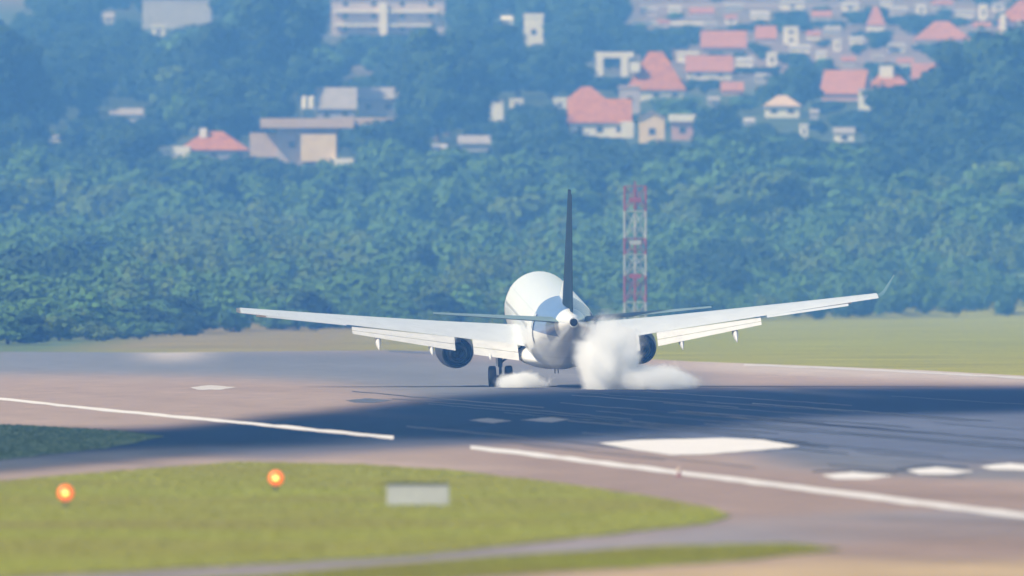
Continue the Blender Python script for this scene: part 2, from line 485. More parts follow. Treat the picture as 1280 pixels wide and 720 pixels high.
def tufts(name, polys, n, m, label, hmin, hmax):
    out = []
    for poly in polys:
        gp = [G(*p)[:2] for p in poly]
        x0, x1 = min(p[0] for p in gp), max(p[0] for p in gp); y0, y1 = min(p[1] for p in gp), max(p[1] for p in gp)
        pts = np.stack([rng.uniform(x0, x1, n), rng.uniform(y0, y1, n)], 1)
        pts = pts[pip(pts[:, 0], pts[:, 1], gp)]
        px = 640 + pts[:, 0] * F / pts[:, 1]
        out.append(pts[(px > -120) & (px < 1400)])
    c = np.concatenate(out)
    nb = 5
    c = np.repeat(c, nb, 0)
    N = len(c)
    c = c + rng.normal(0, 0.06, c.shape)
    ang = rng.uniform(0, 6.283, N); wd = rng.uniform(0.015, 0.035, N); h = rng.uniform(hmin, hmax, N)
    dx, dy = np.cos(ang) * wd, np.sin(ang) * wd
    lean = rng.normal(0, 0.4, (N, 2)) * h[:, None]
    z = 0.045
    v = np.stack([np.stack([c[:, 0] - dx, c[:, 1] - dy, np.full(N, z)], 1), np.stack([c[:, 0] + dx, c[:, 1] + dy, np.full(N, z)], 1),
                  np.stack([c[:, 0] + lean[:, 0], c[:, 1] + lean[:, 1], z + h], 1)], 1).reshape(-1, 3)
    me = bpy.data.meshes.new(name)
    me.vertices.add(3 * N); me.vertices.foreach_set('co', v.astype(np.float32).ravel())
    me.loops.add(3 * N); me.loops.foreach_set('vertex_index', np.arange(3 * N, dtype=np.int32))
    me.polygons.add(N); me.polygons.foreach_set('loop_start', np.arange(0, 3 * N, 3, dtype=np.int32))
    me.update(calc_edges=True)
    return tag(link_mesh(name, me, m), label, kind='stuff')
tufts('grass', [LAWN1, LAWN2], 45000, M['blade'], 'short yellow green grass blades on the lawns', 0.012, 0.035)
tufts('grass', [DARK], 20000, M['darkgrass'], 'dark green grass blades beside the runway', 0.02, 0.06)

# ------------------------------------------------------------------ aircraft
def build_aircraft():
    ax = (694 - 640) * 976 / F
    root = empty('airliner', (ax, 976, 0.03), 'white twin engine airliner touching down, seen from behind, its left winglet missing', 'airliner',
                 rot=(rad(3.4), rad(-1.25), rad(3.0)))
    ZC = 3.25                                   # fuselage axis height
    # fuselage: (y, half width, half height, centre z offset)
    secs = [(19.6, 0.05, 0.05, -0.75), (19.3, 0.45, 0.42, -0.70), (18.6, 0.95, 0.90, -0.55), (17.5, 1.38, 1.36, -0.33), (16.0, 1.72, 1.75, -0.12),
            (14.0, 1.87, 1.97, 0.0), (10, 1.88, 2.0, 0), (5, 1.88, 2.0, 0), (0, 1.88, 2.0, 0), (-4, 1.88, 2.0, 0), (-6.5, 1.86, 1.96, 0.03),
            (-9, 1.70, 1.76, 0.20), (-11.5, 1.42, 1.44, 0.47), (-14, 1.06, 1.08, 0.78), (-16, 0.72, 0.76, 1.02), (-17.6, 0.42, 0.46, 1.20), (-18.6, 0.24, 0.26, 1.28)]
    # refine by interpolation
    ys = np.array([s[0] for s in secs])
    yy = np.concatenate([np.linspace(19.6, 14, 24), np.linspace(13.2, -6, 26), np.linspace(-6.4, -18.6, 34)])
    arr = np.array(secs)[::-1]
    n = 40
    rings = []
    for y in yy:
        wv = np.interp(y, arr[:, 0], arr[:, 1]); hv = np.interp(y, arr[:, 0], arr[:, 2]); cz = np.interp(y, arr[:, 0], arr[:, 3])
        rings.append([(wv * math.sin(2 * math.pi * i / n), y, ZC + cz + hv * math.cos(2 * math.pi * i / n)) for i in range(n)])
    # livery: blue band over the rear upper fuselage
    m = mat('fuselage_livery', (0.8, 0.81, 0.82), 0.3, var=0.06, scale=0.7, coat=0.4)
    t = m.node_tree; b = t.nodes['Principled BSDF']
    src = b.inputs['Base Color'].links[0].from_socket
    tc = t.nodes.new('ShaderNodeTexCoord'); sx = t.nodes.new('ShaderNodeSeparateXYZ')
    t.links.new(tc.outputs['Object'], sx.inputs[0])
    def math_(op, a, b_):
        nd = t.nodes.new('ShaderNodeMath'); nd.operation = op
        for i, q in enumerate((a, b_)):
            if isinstance(q, (int, float)): nd.inputs[i].default_value = q
            else: t.links.new(q, nd.inputs[i])
        return nd.outputs[0]
    # slanted band: -14.6 < y + 0.9*(z-ZC) < -8, with an irregular leading edge
    sl = math_('ADD', sx.outputs['Y'], math_('MULTIPLY', math_('SUBTRACT', sx.outputs['Z'], ZC), -1.3))
    wv = t.nodes.new('ShaderNodeTexNoise'); wv.inputs['Scale'].default_value = 0.6
    t.links.new(tc.outputs['Object'], wv.inputs['Vector'])
    sl = math_('ADD', sl, math_('MULTIPLY', math_('SUBTRACT', wv.outputs['Fac'], 0.5), 2.0))
    k = math_('MULTIPLY', math_('LESS_THAN', sl, -10.0), math_('GREATER_THAN', sx.outputs['Y'], -15.4))
    k = math_('MULTIPLY', k, math_('GREATER_THAN', sx.outputs['Z'], 3.6))
    mx = t.nodes.new('ShaderNodeMix'); mx.data_type = 'RGBA'
    fr_ = math_('FRACT', math_('MULTIPLY', sx.outputs['Y'], 0.55), 0.0)
    jn = math_('LESS_THAN', fr_, 0.035)
    fz_ = math_('LESS_THAN', math_('FRACT', math_('MULTIPLY', sx.outputs['Z'], 0.9), 0.0), 0.03)
    jn = math_('MULTIPLY', math_('MAXIMUM', jn, fz_), 0.35)
    jm = t.nodes.new('ShaderNodeMix'); jm.data_type = 'RGBA'
    t.links.new(jn, jm.inputs['Factor']); t.links.new(src, jm.inputs['A']); jm.inputs['B'].default_value = (0.3, 0.32, 0.35, 1)
    src = jm.outputs['Result']
    t.links.new(k, mx.inputs['Factor']); t.links.new(src, mx.inputs['A'])
    mx.inputs['B'].default_value = (0.09, 0.17, 0.36, 1)
    t.links.new(mx.outputs['Result'], b.inputs['Base Color'])
    MB().rings(rings).build('fuselage', m, root, smooth=True, sharp=50)
    # tail cone exhaust
    MB().tube((0, -18.55, ZC + 1.28), (0, -18.95, ZC + 1.30), 0.21, 0.17, 14).build('exhaust_pipe', M['soot'], root)
    # belly fairing
    fr = []
    for y, ww, hh in ((7.5, 0.3, 0.1), (6, 1.5, 0.45), (3, 1.95, 0.68), (0, 2.0, 0.72), (-2.5, 1.8, 0.62), (-4.6, 1.0, 0.35), (-5.4, 0.3, 0.1)):
        fr.append([(ww * math.sin(2 * math.pi * i / 20), y, ZC - 1.55 + hh * math.cos(2 * math.pi * i / 20)) for i in range(20)])
    MB().rings(fr).build('belly_fairing', M['white'], root, smooth=True, sharp=60)
    # windows, cockpit panes
    wm = None
    for s in (-1, 1):
        for i in range(34):
            y = 12.6 - i * 0.62
            if y < -6.8: break
            if wm is None:
                q = MB().rings([[(x_, 0.13 * math.cos(a_), 0.19 * math.sin(a_)) for a_ in [2 * math.pi * j / 10 for j in range(10)]] for x_ in (-0.006, 0.006)])
                o = q.build('window', M['glass'], root); wm = o.data
            else:
                o = bpy.data.objects.new('window', wm); COL.objects.link(o); o.parent = root
            o.location = (s * 1.838, y, ZC + 0.42)
    for s in (-1, 1):
        for ya, yb, x_, z_ in ((17.75, 17.0, 0.62, 0.88), (17.0, 16.3, 1.25, 0.85)):
            MB().add([(s * (x_ - .32), ya + .1, ZC + z_ - .40), (s * (x_ + .28), yb, ZC + z_ - .32), (s * (x_ + .22), yb - .35, ZC + z_ + .10), (s * (x_ - .3), ya - .42, ZC + z_ + .12)], [(0, 1, 2, 3)]).build('cockpit_window', M['glass'], root)
    # doors
    for s in (-1, 1):
        for y in (14.2, -9.2):
            sw = 1.87 if y > 0 else 1.66
            q = MB(); vv = []
            for k in range(9):
                a_ = rad(-20 + 52 * k / 8)
                vv += [(s * (sw + 0.012) * math.cos(a_), y + (-0.42), ZC + (0.25 if y < 0 else 0) + (sw * 1.07) * math.sin(a_)), (s * (sw + 0.012 + (-0.12 if y > 0 else 0.0)) * math.cos(a_), y + 0.42, ZC + (0.25 if y < 0 else 0) + (sw * 1.07) * math.sin(a_))]
            q.add(vv, [(2 * k, 2 * k + 1, 2 * k + 3, 2 * k + 2) for k in range(8)]).build('cabin_door', M['wing'], root, smooth=True)

    def foil(chord, thick, n=9):
        """closed airfoil outline in (along chord aft 0..1, up)"""
        up, lo = [], []
        for i in range(n + 1):
            c = 0.5 * (1 - math.cos(math.pi * i / n))
            yt = 5 * thick * (0.2969 * math.sqrt(c) - 0.126 * c - 0.3516 * c * c + 0.2843 * c ** 3 - 0.1015 * c ** 4)
            cam_ = 0.02 * 4 * c * (1 - c)
            up.append((c * chord, (cam_ + yt) * chord)); lo.append((c * chord, (cam_ - yt) * chord))
        return up + lo[-1:0:-1] if False else up + lo[::-1][:-1]

    def wing_surface(stations, thick, n=9):
        """stations: (x, y_le, z, chord, twist)"""
        r = []
        for x, yl, z, c, tw in stations:
            ca, sa = math.cos(tw), math.sin(tw)
            ring = []
            for u, v_ in foil(c, thick, n):
                ring.append((x, yl - (u * ca + v_ * sa * 0), z + v_ * ca - u * sa))
            r.append(ring)
        return r

    DI = math.tan(rad(7.15))
    for s in (-1, 1):
        side = 'left' if s < 0 else 'right'
        st = []
        for x in (0.6, 1.88, 3.8, 5.7, 8, 10.5, 13, 15.2, 16.5 if s < 0 else 16.8):
            yl = 7.0 - (x - 1.88) * 0.545
            yt = -1.1 if x <= 5.7 else -1.1 - (x - 5.7) * 0.225
            yt += max(0, (5.7 - x)) * 0.05
            z = 2.38 + (x - 1.0) * DI * (0.93 + 0.007 * x)
            st.append((s * x, yl, z, yl - yt, rad(1.9) * (1 - x / 11)))
        o = MB().rings(wing_surface(st, 0.115)).build('wing', M['wing'], root, smooth=True, sharp=40)
        if s < 0:
            o['label'] = 'left wing with its tip broken off square'
        def wz(x): return 2.38 + (x - 1.0) * DI * (0.93 + 0.007 * x)
        def wte(x): return (-1.1 + max(0, (5.7 - x)) * 0.05) if x <= 5.7 else -1.1 - (x - 5.7) * 0.225
        def wle(x): return 7.0 - (x - 1.88) * 0.545
        # flaps in landing setting, two segments each
        for xa, xb, ca, cb in ((2.0, 4.35, 1.75, 1.6), (5.3, 10.7, 1.40, 0.72)):
            for seg, (f0, f1, ang) in enumerate(((0.0, 0.62, 20), (0.60, 1.0, 33))):
                rr = []
                for x, c in ((xa, ca), (xb, cb)):
                    y0 = wte(x) + 0.10; z0 = wz(x) - 0.04 - 0.13 * (1 - x / 17)
                    if seg:
                        y0 -= math.cos(rad(20)) * c * 0.62; z0 -= math.sin(rad(20)) * c * 0.62 + 0.02
                    ring = []
                    for u, v_ in foil(c * (f1 - f0), 0.14, 6):
                        aa = rad(ang)
                        ring.append((s * x, y0 - (u * math.cos(aa)) - v_ * math.sin(aa), z0 + v_ * math.cos(aa) - u * math.sin(aa)))
                    rr.append(ring)
                MB().rings(rr).build('flap', M['flap'], root, smooth=True, sharp=40)
        # aileron
        rr = []
        for x in (11.0, 15.2):
            c = 0.62
            ring = []
            for u, v_ in foil(c, 0.12, 5):
                aa = rad(6 * s + 4)
                ring.append((s * x, wte(x) - 0.01 - u * math.cos(aa), wz(x) - 0.02 + v_ - u * math.sin(aa) * 0.6))
            rr.append(ring)
        MB().rings(rr).build('aileron', M['wing'], root, smooth=True, sharp=40)
        # slats
        for xa, xb in ((6.0, 9.0), (9.1, 12.2), (12.3, 15.6)):
            rr = []
            for x in (xa, xb):
                c = 0.75
                rr.append([(s * x, wle(x) + 0.35 - u, wz(x) + 0.02 + v_ - (0.75 - u) * 0.35) for u, v_ in foil(c, 0.16, 5)])
            MB().rings(rr).build('slat', M['metal'], root, smooth=True, sharp=40)
        # flap track fairings (canoes)
        for x, drop in ((3.5, 0.55), (6.55, 0.62), (9.35, 0.62)):
            rr = []
            for k in range(9):
                u = k / 8
                r_ = 0.20 * math.sin(math.pi * min(1, u * 0.92 + 0.04)) + 0.015
                y = wte(x) + 1.9 - u * 3.7
                z = wz(x) - 0.52 - max(0, u - 0.45) * drop * 1.5
                rr.append([(s * x + r_ * 0.75 * math.cos(a_), y, z + r_ * 1.25 * math.sin(a_)) for a_ in [2 * math.pi * j / 12 for j in range(12)]])
            MB().rings(rr).build('flap_track_fairing', M['flap'], root, smooth=True, sharp=60)
        # winglet only on the right wing
        if s > 0:
            st = []
            for k in range(8):
                u = k / 7
                ang = rad(8 + 62 * min(1, u * 1.6))
                st.append(u)
            rr = []; X, Z = 16.8, wz(16.8)
            for k in range(9):
                u = k / 8
                ang = rad(8 + 54 * min(1, u * 2.2))
                if k:
                    X += 0.19 * math.cos(ang); Z += 0.19 * math.sin(ang) 
                c = 1.62 * (1 - u) + 0.5 * u
                yl = wle(16.8) - u * 1.5
                ring = []
                for a_, v_ in foil(c, 0.09, 6):
                    ring.append((X - v_ * math.sin(ang), yl - a_, Z + v_ * math.cos(ang)))
                rr.append(ring)
            MB().rings(rr).build('winglet', M['winglet'], root, smooth=True, sharp=40)
        else:
            # torn stub at the broken tip
            q = MB()
            z0 = wz(16.5)
            for k in range(7):
                y = wle(16.5) - 0.15 - k * 0.21
                q.box(-16.5 - 0.05 - 0.13 * ((k * 37) % 5) / 4, -16.47, y - 0.1, y + 0.09, z0 - 0.03, z0 + 0.07 + 0.05 * ((k * 13) % 3))
            q.build('broken_tip', M['metal'], root)
        # engine
        ex, ez = s * 4.83, 1.52
        prof = [(10.3, 0.83), (10.25, 0.92), (10.0, 1.0), (9.3, 1.07), (8.2, 1.08), (7.0, 1.02), (6.0, 0.93), (5.4, 0.87), (5.38, 0.80), (6.2, 0.80)]
        def ring_at(y, r_, cx=ex, cz=ez, n=28):
            r_ = r_ * 0.93
            return [(cx + r_ * math.cos(2 * math.pi * i / n), y, cz + r_ * (0.96 if math.sin(2 * math.pi * i / n) < 0 else 1) * math.sin(2 * math.pi * i / n)) for i in range(n)]
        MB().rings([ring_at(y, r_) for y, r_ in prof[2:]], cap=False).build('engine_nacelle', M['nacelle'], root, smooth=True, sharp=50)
        MB().rings([ring_at(y, r_) for y, r_ in ((9.2, 0.80), (9.9, 0.79), (10.3, 0.85), (10.25, 0.94), (10.0, 1.003))], cap=False).build('inlet_lip', M['metal'], root, smooth=True)
        MB().rings([ring_at(9.0, 0.80), ring_at(8.9, 0.80)]).build('fan', M['dark'], root)
        MB().rings([ring_at(6.2, 0.80), ring_at(6.15, 0.79)]).build('fan_duct', M['soot'], root)
        MB().rings([ring_at(6.1, 0.60), ring_at(5.2, 0.56), ring_at(4.6, 0.44), ring_at(4.58, 0.38), ring_at(5.0, 0.36)]).build('core_nozzle', M['dark'], root, smooth=True, sharp=40)
        MB().rings([ring_at(5.0, 0.26), ring_at(4.5, 0.2), ring_at(3.9, 0.03)]).build('exhaust_plug', M['soot'], root, smooth=True, sharp=60)
        MB().add([(ex - 0.14, 9.0, ez + 1.0), (ex + 0.14, 9.0, ez + 1.0), (ex + 0.14, 4.6, ez + 0.62), (ex - 0.14, 4.6, ez + 0.62),
                  (ex - 0.10, 6.4, ez + 1.25), (ex + 0.10, 6.4, ez + 1.25), (ex + 0.10, 2.6, wz(4.83) - 0.25), (ex - 0.10, 2.6, wz(4.83) - 0.25)],
                 [(0, 3, 2, 1), (4, 5, 6, 7), (0, 1, 5, 4), (1, 2, 6, 5), (2, 3, 7, 6), (3, 0, 4, 7)]).build('engine_pylon', M['wing'], root)
        # tailplane
        st = []
        for x in (0.3, 1.0, 3, 5, 7.15):
            c = 3.6 - (x - 0.3) * 0.36
            st.append((s * x, -12.6 - (x - 0.3) * 0.62, ZC + 0.95 + x * 0.118, c, rad(-2.5)))
        MB().rings(wing_surface(st, 0.085, 7)).build('tailplane', M['teal'], root, smooth=True, sharp=40)
        # main landing gear
        gx = s * 2.86; dz = -0.05 if s > 0 else 0.05     # the right leg is extended a little further
        q = MB().tube((gx, -0.05, 0.56 + dz), (gx, 0.0, 1.15), 0.075, 0.075, 10).tube((gx, 0.0, 1.1), (gx, 0.1, 2.35), 0.12, 0.14, 12)
        q.tube((gx, 0.0, 1.3), (s * 1.6, 0.2, 2.2), 0.06, 0.06, 8).tube((gx, -0.2, 0.75 + dz), (gx, -0.34, 1.0), 0.04, 0.04, 6).tube((gx, -0.34, 1.0), (gx, -0.12, 1.3), 0.04, 0.04, 6)
        q.tube((gx - 0.62, -0.05, 0.56 + dz), (gx + 0.62, -0.05, 0.56 + dz), 0.07, 0.07, 10)
        q.build('main_gear_leg', M['dark'], root)
        MB().box(gx + s * 0.16, gx + s * 0.21, -0.3, 0.5, 1.15, 2.1).build('gear_door', M['wing'], root)
        for wx in (-0.43, 0.43):
            rr = []
            for xo, r_ in ((-0.2, 0.40), (-0.19, 0.50), (-0.12, 0.555), (0.12, 0.555), (0.19, 0.50), (0.2, 0.40)):
                rr.append([(gx + wx + xo, -0.05 + r_ * math.cos(2 * math.pi * i / 28), 0.56 + dz + r_ * math.sin(2 * math.pi * i / 28)) for i in range(28)])
            wh = MB().rings(rr, cap=False).build('wheel', M['tyre'], root, smooth=True, sharp=50)
            h = MB()
            rr = [[(gx + wx + xo, -0.05 + r_ * math.cos(2 * math.pi * i / 20), 0.56 + dz + r_ * math.sin(2 * math.pi * i / 20)) for i in range(20)] for xo, r_ in ((-0.17, 0.405), (-0.1, 0.2), (0.1, 0.2), (0.17, 0.405))]
            h.rings(rr).build('rim', M['dark'], wh, smooth=True, sharp=40)
    # fin and rudder
    def fin_pts(z0, z1, y0a, y0b, y1a, y1b, th):
        rr = []
        for k in range(7):
            u = k / 6
            z = z0 + (z1 - z0) * u
            ya = y0a + (y1a - y0a) * u; yb = y0b + (y1b - y0b) * u
            c = ya - yb
            ring = []
            for a_, v_ in foil(c, th, 7):
                ring.append(((v_ - 0.02 * 4 * (a_ / c) * (1 - a_ / c) * c), ya - a_, z))
            rr.append(ring)
        return rr
    MB().rings(fin_pts(ZC + 1.35, 11.25, -10.6, -16.1, -16.3, -18.0, 0.085)).build('tail_fin', M['navy'], root, smooth=True, sharp=40)
    MB().rings(fin_pts(ZC + 1.75, 11.1, -16.15, -17.7, -18.03, -18.8, 0.10)).build('rudder', M['navy'], root, smooth=True, sharp=40)
    MB().rings(fin_pts(ZC + 1.6, ZC + 3.2, -5.6, -11.5, -10.9, -12.0, 0.05)).build('dorsal_fillet', M['white'], root, smooth=True, sharp=40)
    # nose gear
    q = MB().tube((0, 15.2, 0.5), (0, 15.1, 1.7), 0.07, 0.1, 10).tube((-0.3, 15.2, 0.42), (0.3, 15.2, 0.42), 0.05, 0.05, 8).tube((0, 15.15, 0.9), (0, 14.2, 1.6), 0.05, 0.05, 8)
    q.build('nose_gear_leg', M['dark'], root)
    for wx in (-0.24, 0.24):
        rr = [[(wx + xo, 15.2 + r_ * math.cos(2 * math.pi * i / 24), 0.42 + r_ * math.sin(2 * math.pi * i / 24)) for i in range(24)] for xo, r_ in ((-0.1, 0.25), (-0.09, 0.33), (0, 0.345), (0.09, 0.33), (0.1, 0.25))]
        MB().rings(rr).build('wheel', M['tyre'], root, smooth=True, sharp=50)
    for s in (-1, 1):
        MB().box(s * 0.42, s * 0.45, 14.2, 15.9, 0.95, 1.55).build('gear_door', M['white'], root)
    # aerials under the belly
    MB().box(-0.02, 0.02, -3.2, -2.9, ZC - 2.35, ZC - 1.9).box(-0.35, -0.31, -6.2, -5.9, ZC - 2.15, ZC - 1.8).build('blade_aerial', M['dark'], root)
    return root
build_aircraft()

# ------------------------------------------------------------------ tyre smoke
def smoke(name, label, center, size, blobs, dens, nscale):
    """closed volume; density from rounded puffs broken up by noise (object space, metres)"""
    bm = bmesh.new()
    bmesh.ops.create_icosphere(bm, subdivisions=3, radius=1)
    for v in bm.verts:
        v.co = Vector((v.co.x * size[0], v.co.y * size[1], max(v.co.z * size[2], -center[2] + 0.05)))
    me = bpy.data.meshes.new(name); bm.to_mesh(me); bm.free()
    m = bpy.data.materials.new(name + '_volume'); m.use_nodes = True
    t = m.node_tree
    for n_ in list(t.nodes): t.nodes.remove(n_)
    out = t.nodes.new('ShaderNodeOutputMaterial')
    pv = t.nodes.new('ShaderNodeVolumePrincipled')
    pv.inputs['Color'].default_value = (0.99, 0.992, 0.996, 1)
    pv.inputs['Anisotropy'].default_value = 0.1
    t.links.new(pv.outputs[0], out.inputs['Volume'])
    tc = t.nodes.new('ShaderNodeTexCoord')
    def nd(op, a, b):
        x = t.nodes.new('ShaderNodeMath'); x.operation = op
        for i, q in enumerate((a, b)):
            if isinstance(q, (int, float)): x.inputs[i].default_value = q
            else: t.links.new(q, x.inputs[i])
        return x.outputs[0]
    nz = t.nodes.new('ShaderNodeTexNoise'); nz.inputs['Scale'].default_value = nscale; nz.inputs['Detail'].default_value = 7; nz.inputs['Roughness'].default_value = 0.66; nz.inputs['Distortion'].default_value = 0.6
    t.links.new(tc.outputs['Object'], nz.inputs['Vector'])
    acc = None
    for (cx, cy, cz, rx, ry, rz, amp) in blobs:
        s1 = t.nodes.new('ShaderNodeVectorMath'); s1.operation = 'SUBTRACT'; s1.inputs[1].default_value = (cx, cy, cz)
        t.links.new(tc.outputs['Object'], s1.inputs[0])
        s2 = t.nodes.new('ShaderNodeVectorMath'); s2.operation = 'DIVIDE'; s2.inputs[1].default_value = (rx, ry, rz)
        t.links.new(s1.outputs[0], s2.inputs[0])
        ln = t.nodes.new('ShaderNodeVectorMath'); ln.operation = 'LENGTH'
        t.links.new(s2.outputs[0], ln.inputs[0])
        k = nd('SUBTRACT', 1.0, ln.outputs['Value'])
        k = nd('ADD', k, nd('MULTIPLY', nd('SUBTRACT', nz.outputs['Fac'], 0.5), 2.2))
        mr = t.nodes.new('ShaderNodeMapRange'); mr.interpolation_type = 'SMOOTHSTEP'
        mr.inputs['From Min'].default_value = 0.0; mr.inputs['From Max'].default_value = 0.8
        mr.inputs['To Max'].default_value = amp
        t.links.new(k, mr.inputs['Value'])
        acc = mr.outputs[0] if acc is None else nd('MAXIMUM', acc, mr.outputs[0])
    t.links.new(nd('MULTIPLY', acc, dens), pv.inputs['Density'])
    o = link_mesh(name, me, m)
    o.location = center
    return tag(o, label, 'smoke')
sx = (787 - 640) * 951 / F
smoke('tyre_smoke', 'tall white cloud of tyre smoke behind the right main wheels', (sx, 951, 1.7), (5.2, 8, 2.6),
      [(-1.08, 0.5, -0.4, 1.7, 4.5, 2.5, 1.0), (0.75, 0, -1.15, 2.6, 5, 0.85, 0.75), (-0.9, 1.5, 0.9, 1.5, 3.5, 0.8, 0.2)], 5.2, 0.6)
sx = (650 - 640) * 966 / F
smoke('tyre_smoke', 'low white puff of tyre smoke behind the left main wheels', (sx, 966, 0.5), (2.4, 4, 0.9),
      [(0.1, 0, -0.25, 1.35, 3.0, 0.62, 1.0)], 6.0, 0.9)

# ------------------------------------------------------------------ airfield furniture
def guard_light(px, py, label):
    x, y, _ = G(px, py + 14)
    r = empty('guard_light', (x, y, 0.05), label, 'light', 'amber lights standing in the lawn')
    MB().box(-0.13, 0.13, -0.1, 0.1, 0.0, 0.03).tube((0, 0, 0.03), (0, 0, 0.22), 0.03, 0.03, 8).build('post', M['signframe'], r)
    MB().tube((0, 0.12, 0.36), (0, -0.02, 0.36), 0.15, 0.21, 16).build('housing', M['signframe'], r, smooth=True, sharp=40)
    rr = [[(rr_ * math.cos(2 * math.pi * i / 16), yy_, 0.36 + rr_ * math.sin(2 * math.pi * i / 16)) for i in range(16)] for yy_, rr_ in ((-0.02, 0.20), (-0.08, 0.18), (-0.12, 0.12), (-0.14, 0.05))]
    MB().rings(rr).build('lens', M['amber'], r, smooth=True, sharp=60)  # wide glowing lens also stands in for the lamp's orange halo
    rr = [[(rr_ * 1.2 * math.cos(2 * math.pi * i / 12), yy_, 0.35 + rr_ * math.sin(2 * math.pi * i / 12)) for i in range(12)] for yy_, rr_ in ((-0.13, 0.06), (-0.155, 0.05), (-0.17, 0.02))]
    MB().rings(rr).build('bulb', M['lampcore'], r, smooth=True, sharp=60)
guard_light(82, 622, 'lit amber light on the lawn nearest the left edge')
guard_light(345, 602, 'lit amber light on the lawn near the runway band')

x, y, _ = G(522, 636)
sg = empty('airfield_sign', (x, y, 0.05), 'blank pale grey airfield sign board with dark top on the lawn', 'sign')
W = 77 / F * y; Hh = 28 / F * y
MB().box(-W / 2, W / 2 - 0.05, -0.09, 0.09, 0.06, Hh).build('panel', M['sign'], sg)
MB().box(-W / 2 - 0.02, W / 2 + 0.02, -0.11, 0.11, Hh, Hh + 0.045).build('top_rail', M['signframe'], sg)
MB().box(W / 2 - 0.048, W / 2 + 0.02, -0.10, 0.10, 0.06, Hh - 0.002).build('lit_end', M['galv'], sg)  # lit right edge of the board, put in as a paler strip
for xx in (-0.6, 0, 0.6):
    MB().box(xx - 0.04, xx + 0.04, -0.04, 0.04, -0.03, 0.06).build('leg', M['galv'], sg)

x, y, _ = G(849, 597)
el = empty('edge_light', (x, y, 0.03), 'small brown unlit edge light on the near white runway line', 'light')
MB().tube((0, 0, 0), (0, 0, 0.03), 0.12, 0.1, 12).tube((0, 0, 0.03), (0, 0, 0.16), 0.04, 0.04, 8).build('stem', M['mastred'], el)
MB().rings([[(r_ * math.cos(2 * math.pi * i / 12), r_ * math.sin(2 * math.pi * i / 12), z_) for i in range(12)] for z_, r_ in ((0.16, 0.085), (0.22, 0.08), (0.27, 0.03))]).build('globe', M['tilebeige'], el, smooth=True, sharp=60)

# glide path mast
D = 1700.0
mx_, my_, _ = P(794, HY, D)
mast = empty('lattice_mast', (mx_, my_, 0), 'red and white banded lattice mast in front of the trees', 'mast')
top = CH + (HY - 233) * D / F
hw = 13.2 * D / F
bands = [(418, 378, 'mastwhite'), (378, 345, 'mastred'), (345, 318, 'mastwhite'), (318, 298, 'mastred'), (298, 264, 'mastwhite'), (264, 233, 'mastred')]
for y0, y1, mm in bands:
    z0 = max(0, CH + (HY - y0) * D / F); z1 = CH + (HY - y1) * D / F
    q = MB()
    cs = [(-hw, -hw * 0.6), (hw, -hw * 0.6), (0.0, hw * 0.9)]
    for a in range(3):
        q.tube((*cs[a], z0), (*cs[a], z1), 0.10, 0.10, 8)
        b = (a + 1) % 3
        nseg = max(1, int(round((z1 - z0) / 2.4)))
        for k in range(nseg):
            za = z0 + (z1 - z0) * k / nseg; zb = z0 + (z1 - z0) * (k + 1) / nseg
            q.tube((*cs[a], za), (*cs[b], zb), 0.035, 0.035, 6)
            q.tube((*cs[b], za), (*cs[a], zb), 0.035, 0.035, 6)
            q.tube((*cs[a], zb), (*cs[b], zb), 0.05, 0.05, 6)
    q.build('mast_section', M[mm], mast)
for yp in (303, 345, 250):
    z = CH + (HY - yp) * D / F
    MB().box(-hw * 0.55, hw * 0.55, -hw * 0.6 - 0.35, -hw * 0.6 - 0.15, z - 0.2, z + 0.2).build('antenna', M['mastwhite'] if yp == 303 else M['mastred'], mast)
MB().tube((0, 0, top), (0, 0, top + 0.5), 0.08, 0.05, 8).build('obstruction_light', M['mastred'], mast)

def pole(px, y0, y1, d, label):
    x, yy_, z1 = P(px, y0, d)
    r = empty('lamp_post', (x, yy_, 0), label, 'lamp post')
    MB().tube((0, 0, 0), (0, 0, z1), 0.07, 0.05, 8).build('post', M['galv'], r)
    MB().box(-0.3, 0.3, -0.12, 0.12, z1, z1 + 0.12).build('lamp_head', M['galv'], r)
#pole(571, 330, 380, 1750, 'thin pale post standing in front of the wood left of the airliner')

def cabin(px0, px1, y0, y1, d, m, label):
    xa, yy_, _ = P(px0, HY, d); xb = P(px1, HY, d)[0]
    h = (y1 - y0) / F * d
    r = empty('equipment_cabin', ((xa + xb) / 2, yy_, 0), label, 'cabin')
    W = xb - xa
    MB().box(-W / 2, W / 2, -1, 1, -0.1, h).build('wall', M[m], r)
    MB().box(-W / 2 - 0.1, W / 2 + 0.1, -1.1, 1.1, h, h + 0.12).build('roof', M['wallgrey'], r)
    MB().box(-0.2, 0.25, -1.03, -1.003, 0.05, min(1.1, h * 0.8)).build('door', M['wallgrey'], r)
cabin(1226, 1238, 379, 390, gd(390.5), 'wallwhite', 'tiny white equipment cabin at the far right meadow edge')
cabin(1244, 1258, 381, 390, gd(390), 'wallpink', 'tiny pinkish cabin beside the white one at the meadow edge')
cabin(482, 492, 389, 396, 1640, 'wallwhite', 'tiny white box standing by the wood left of the airliner')

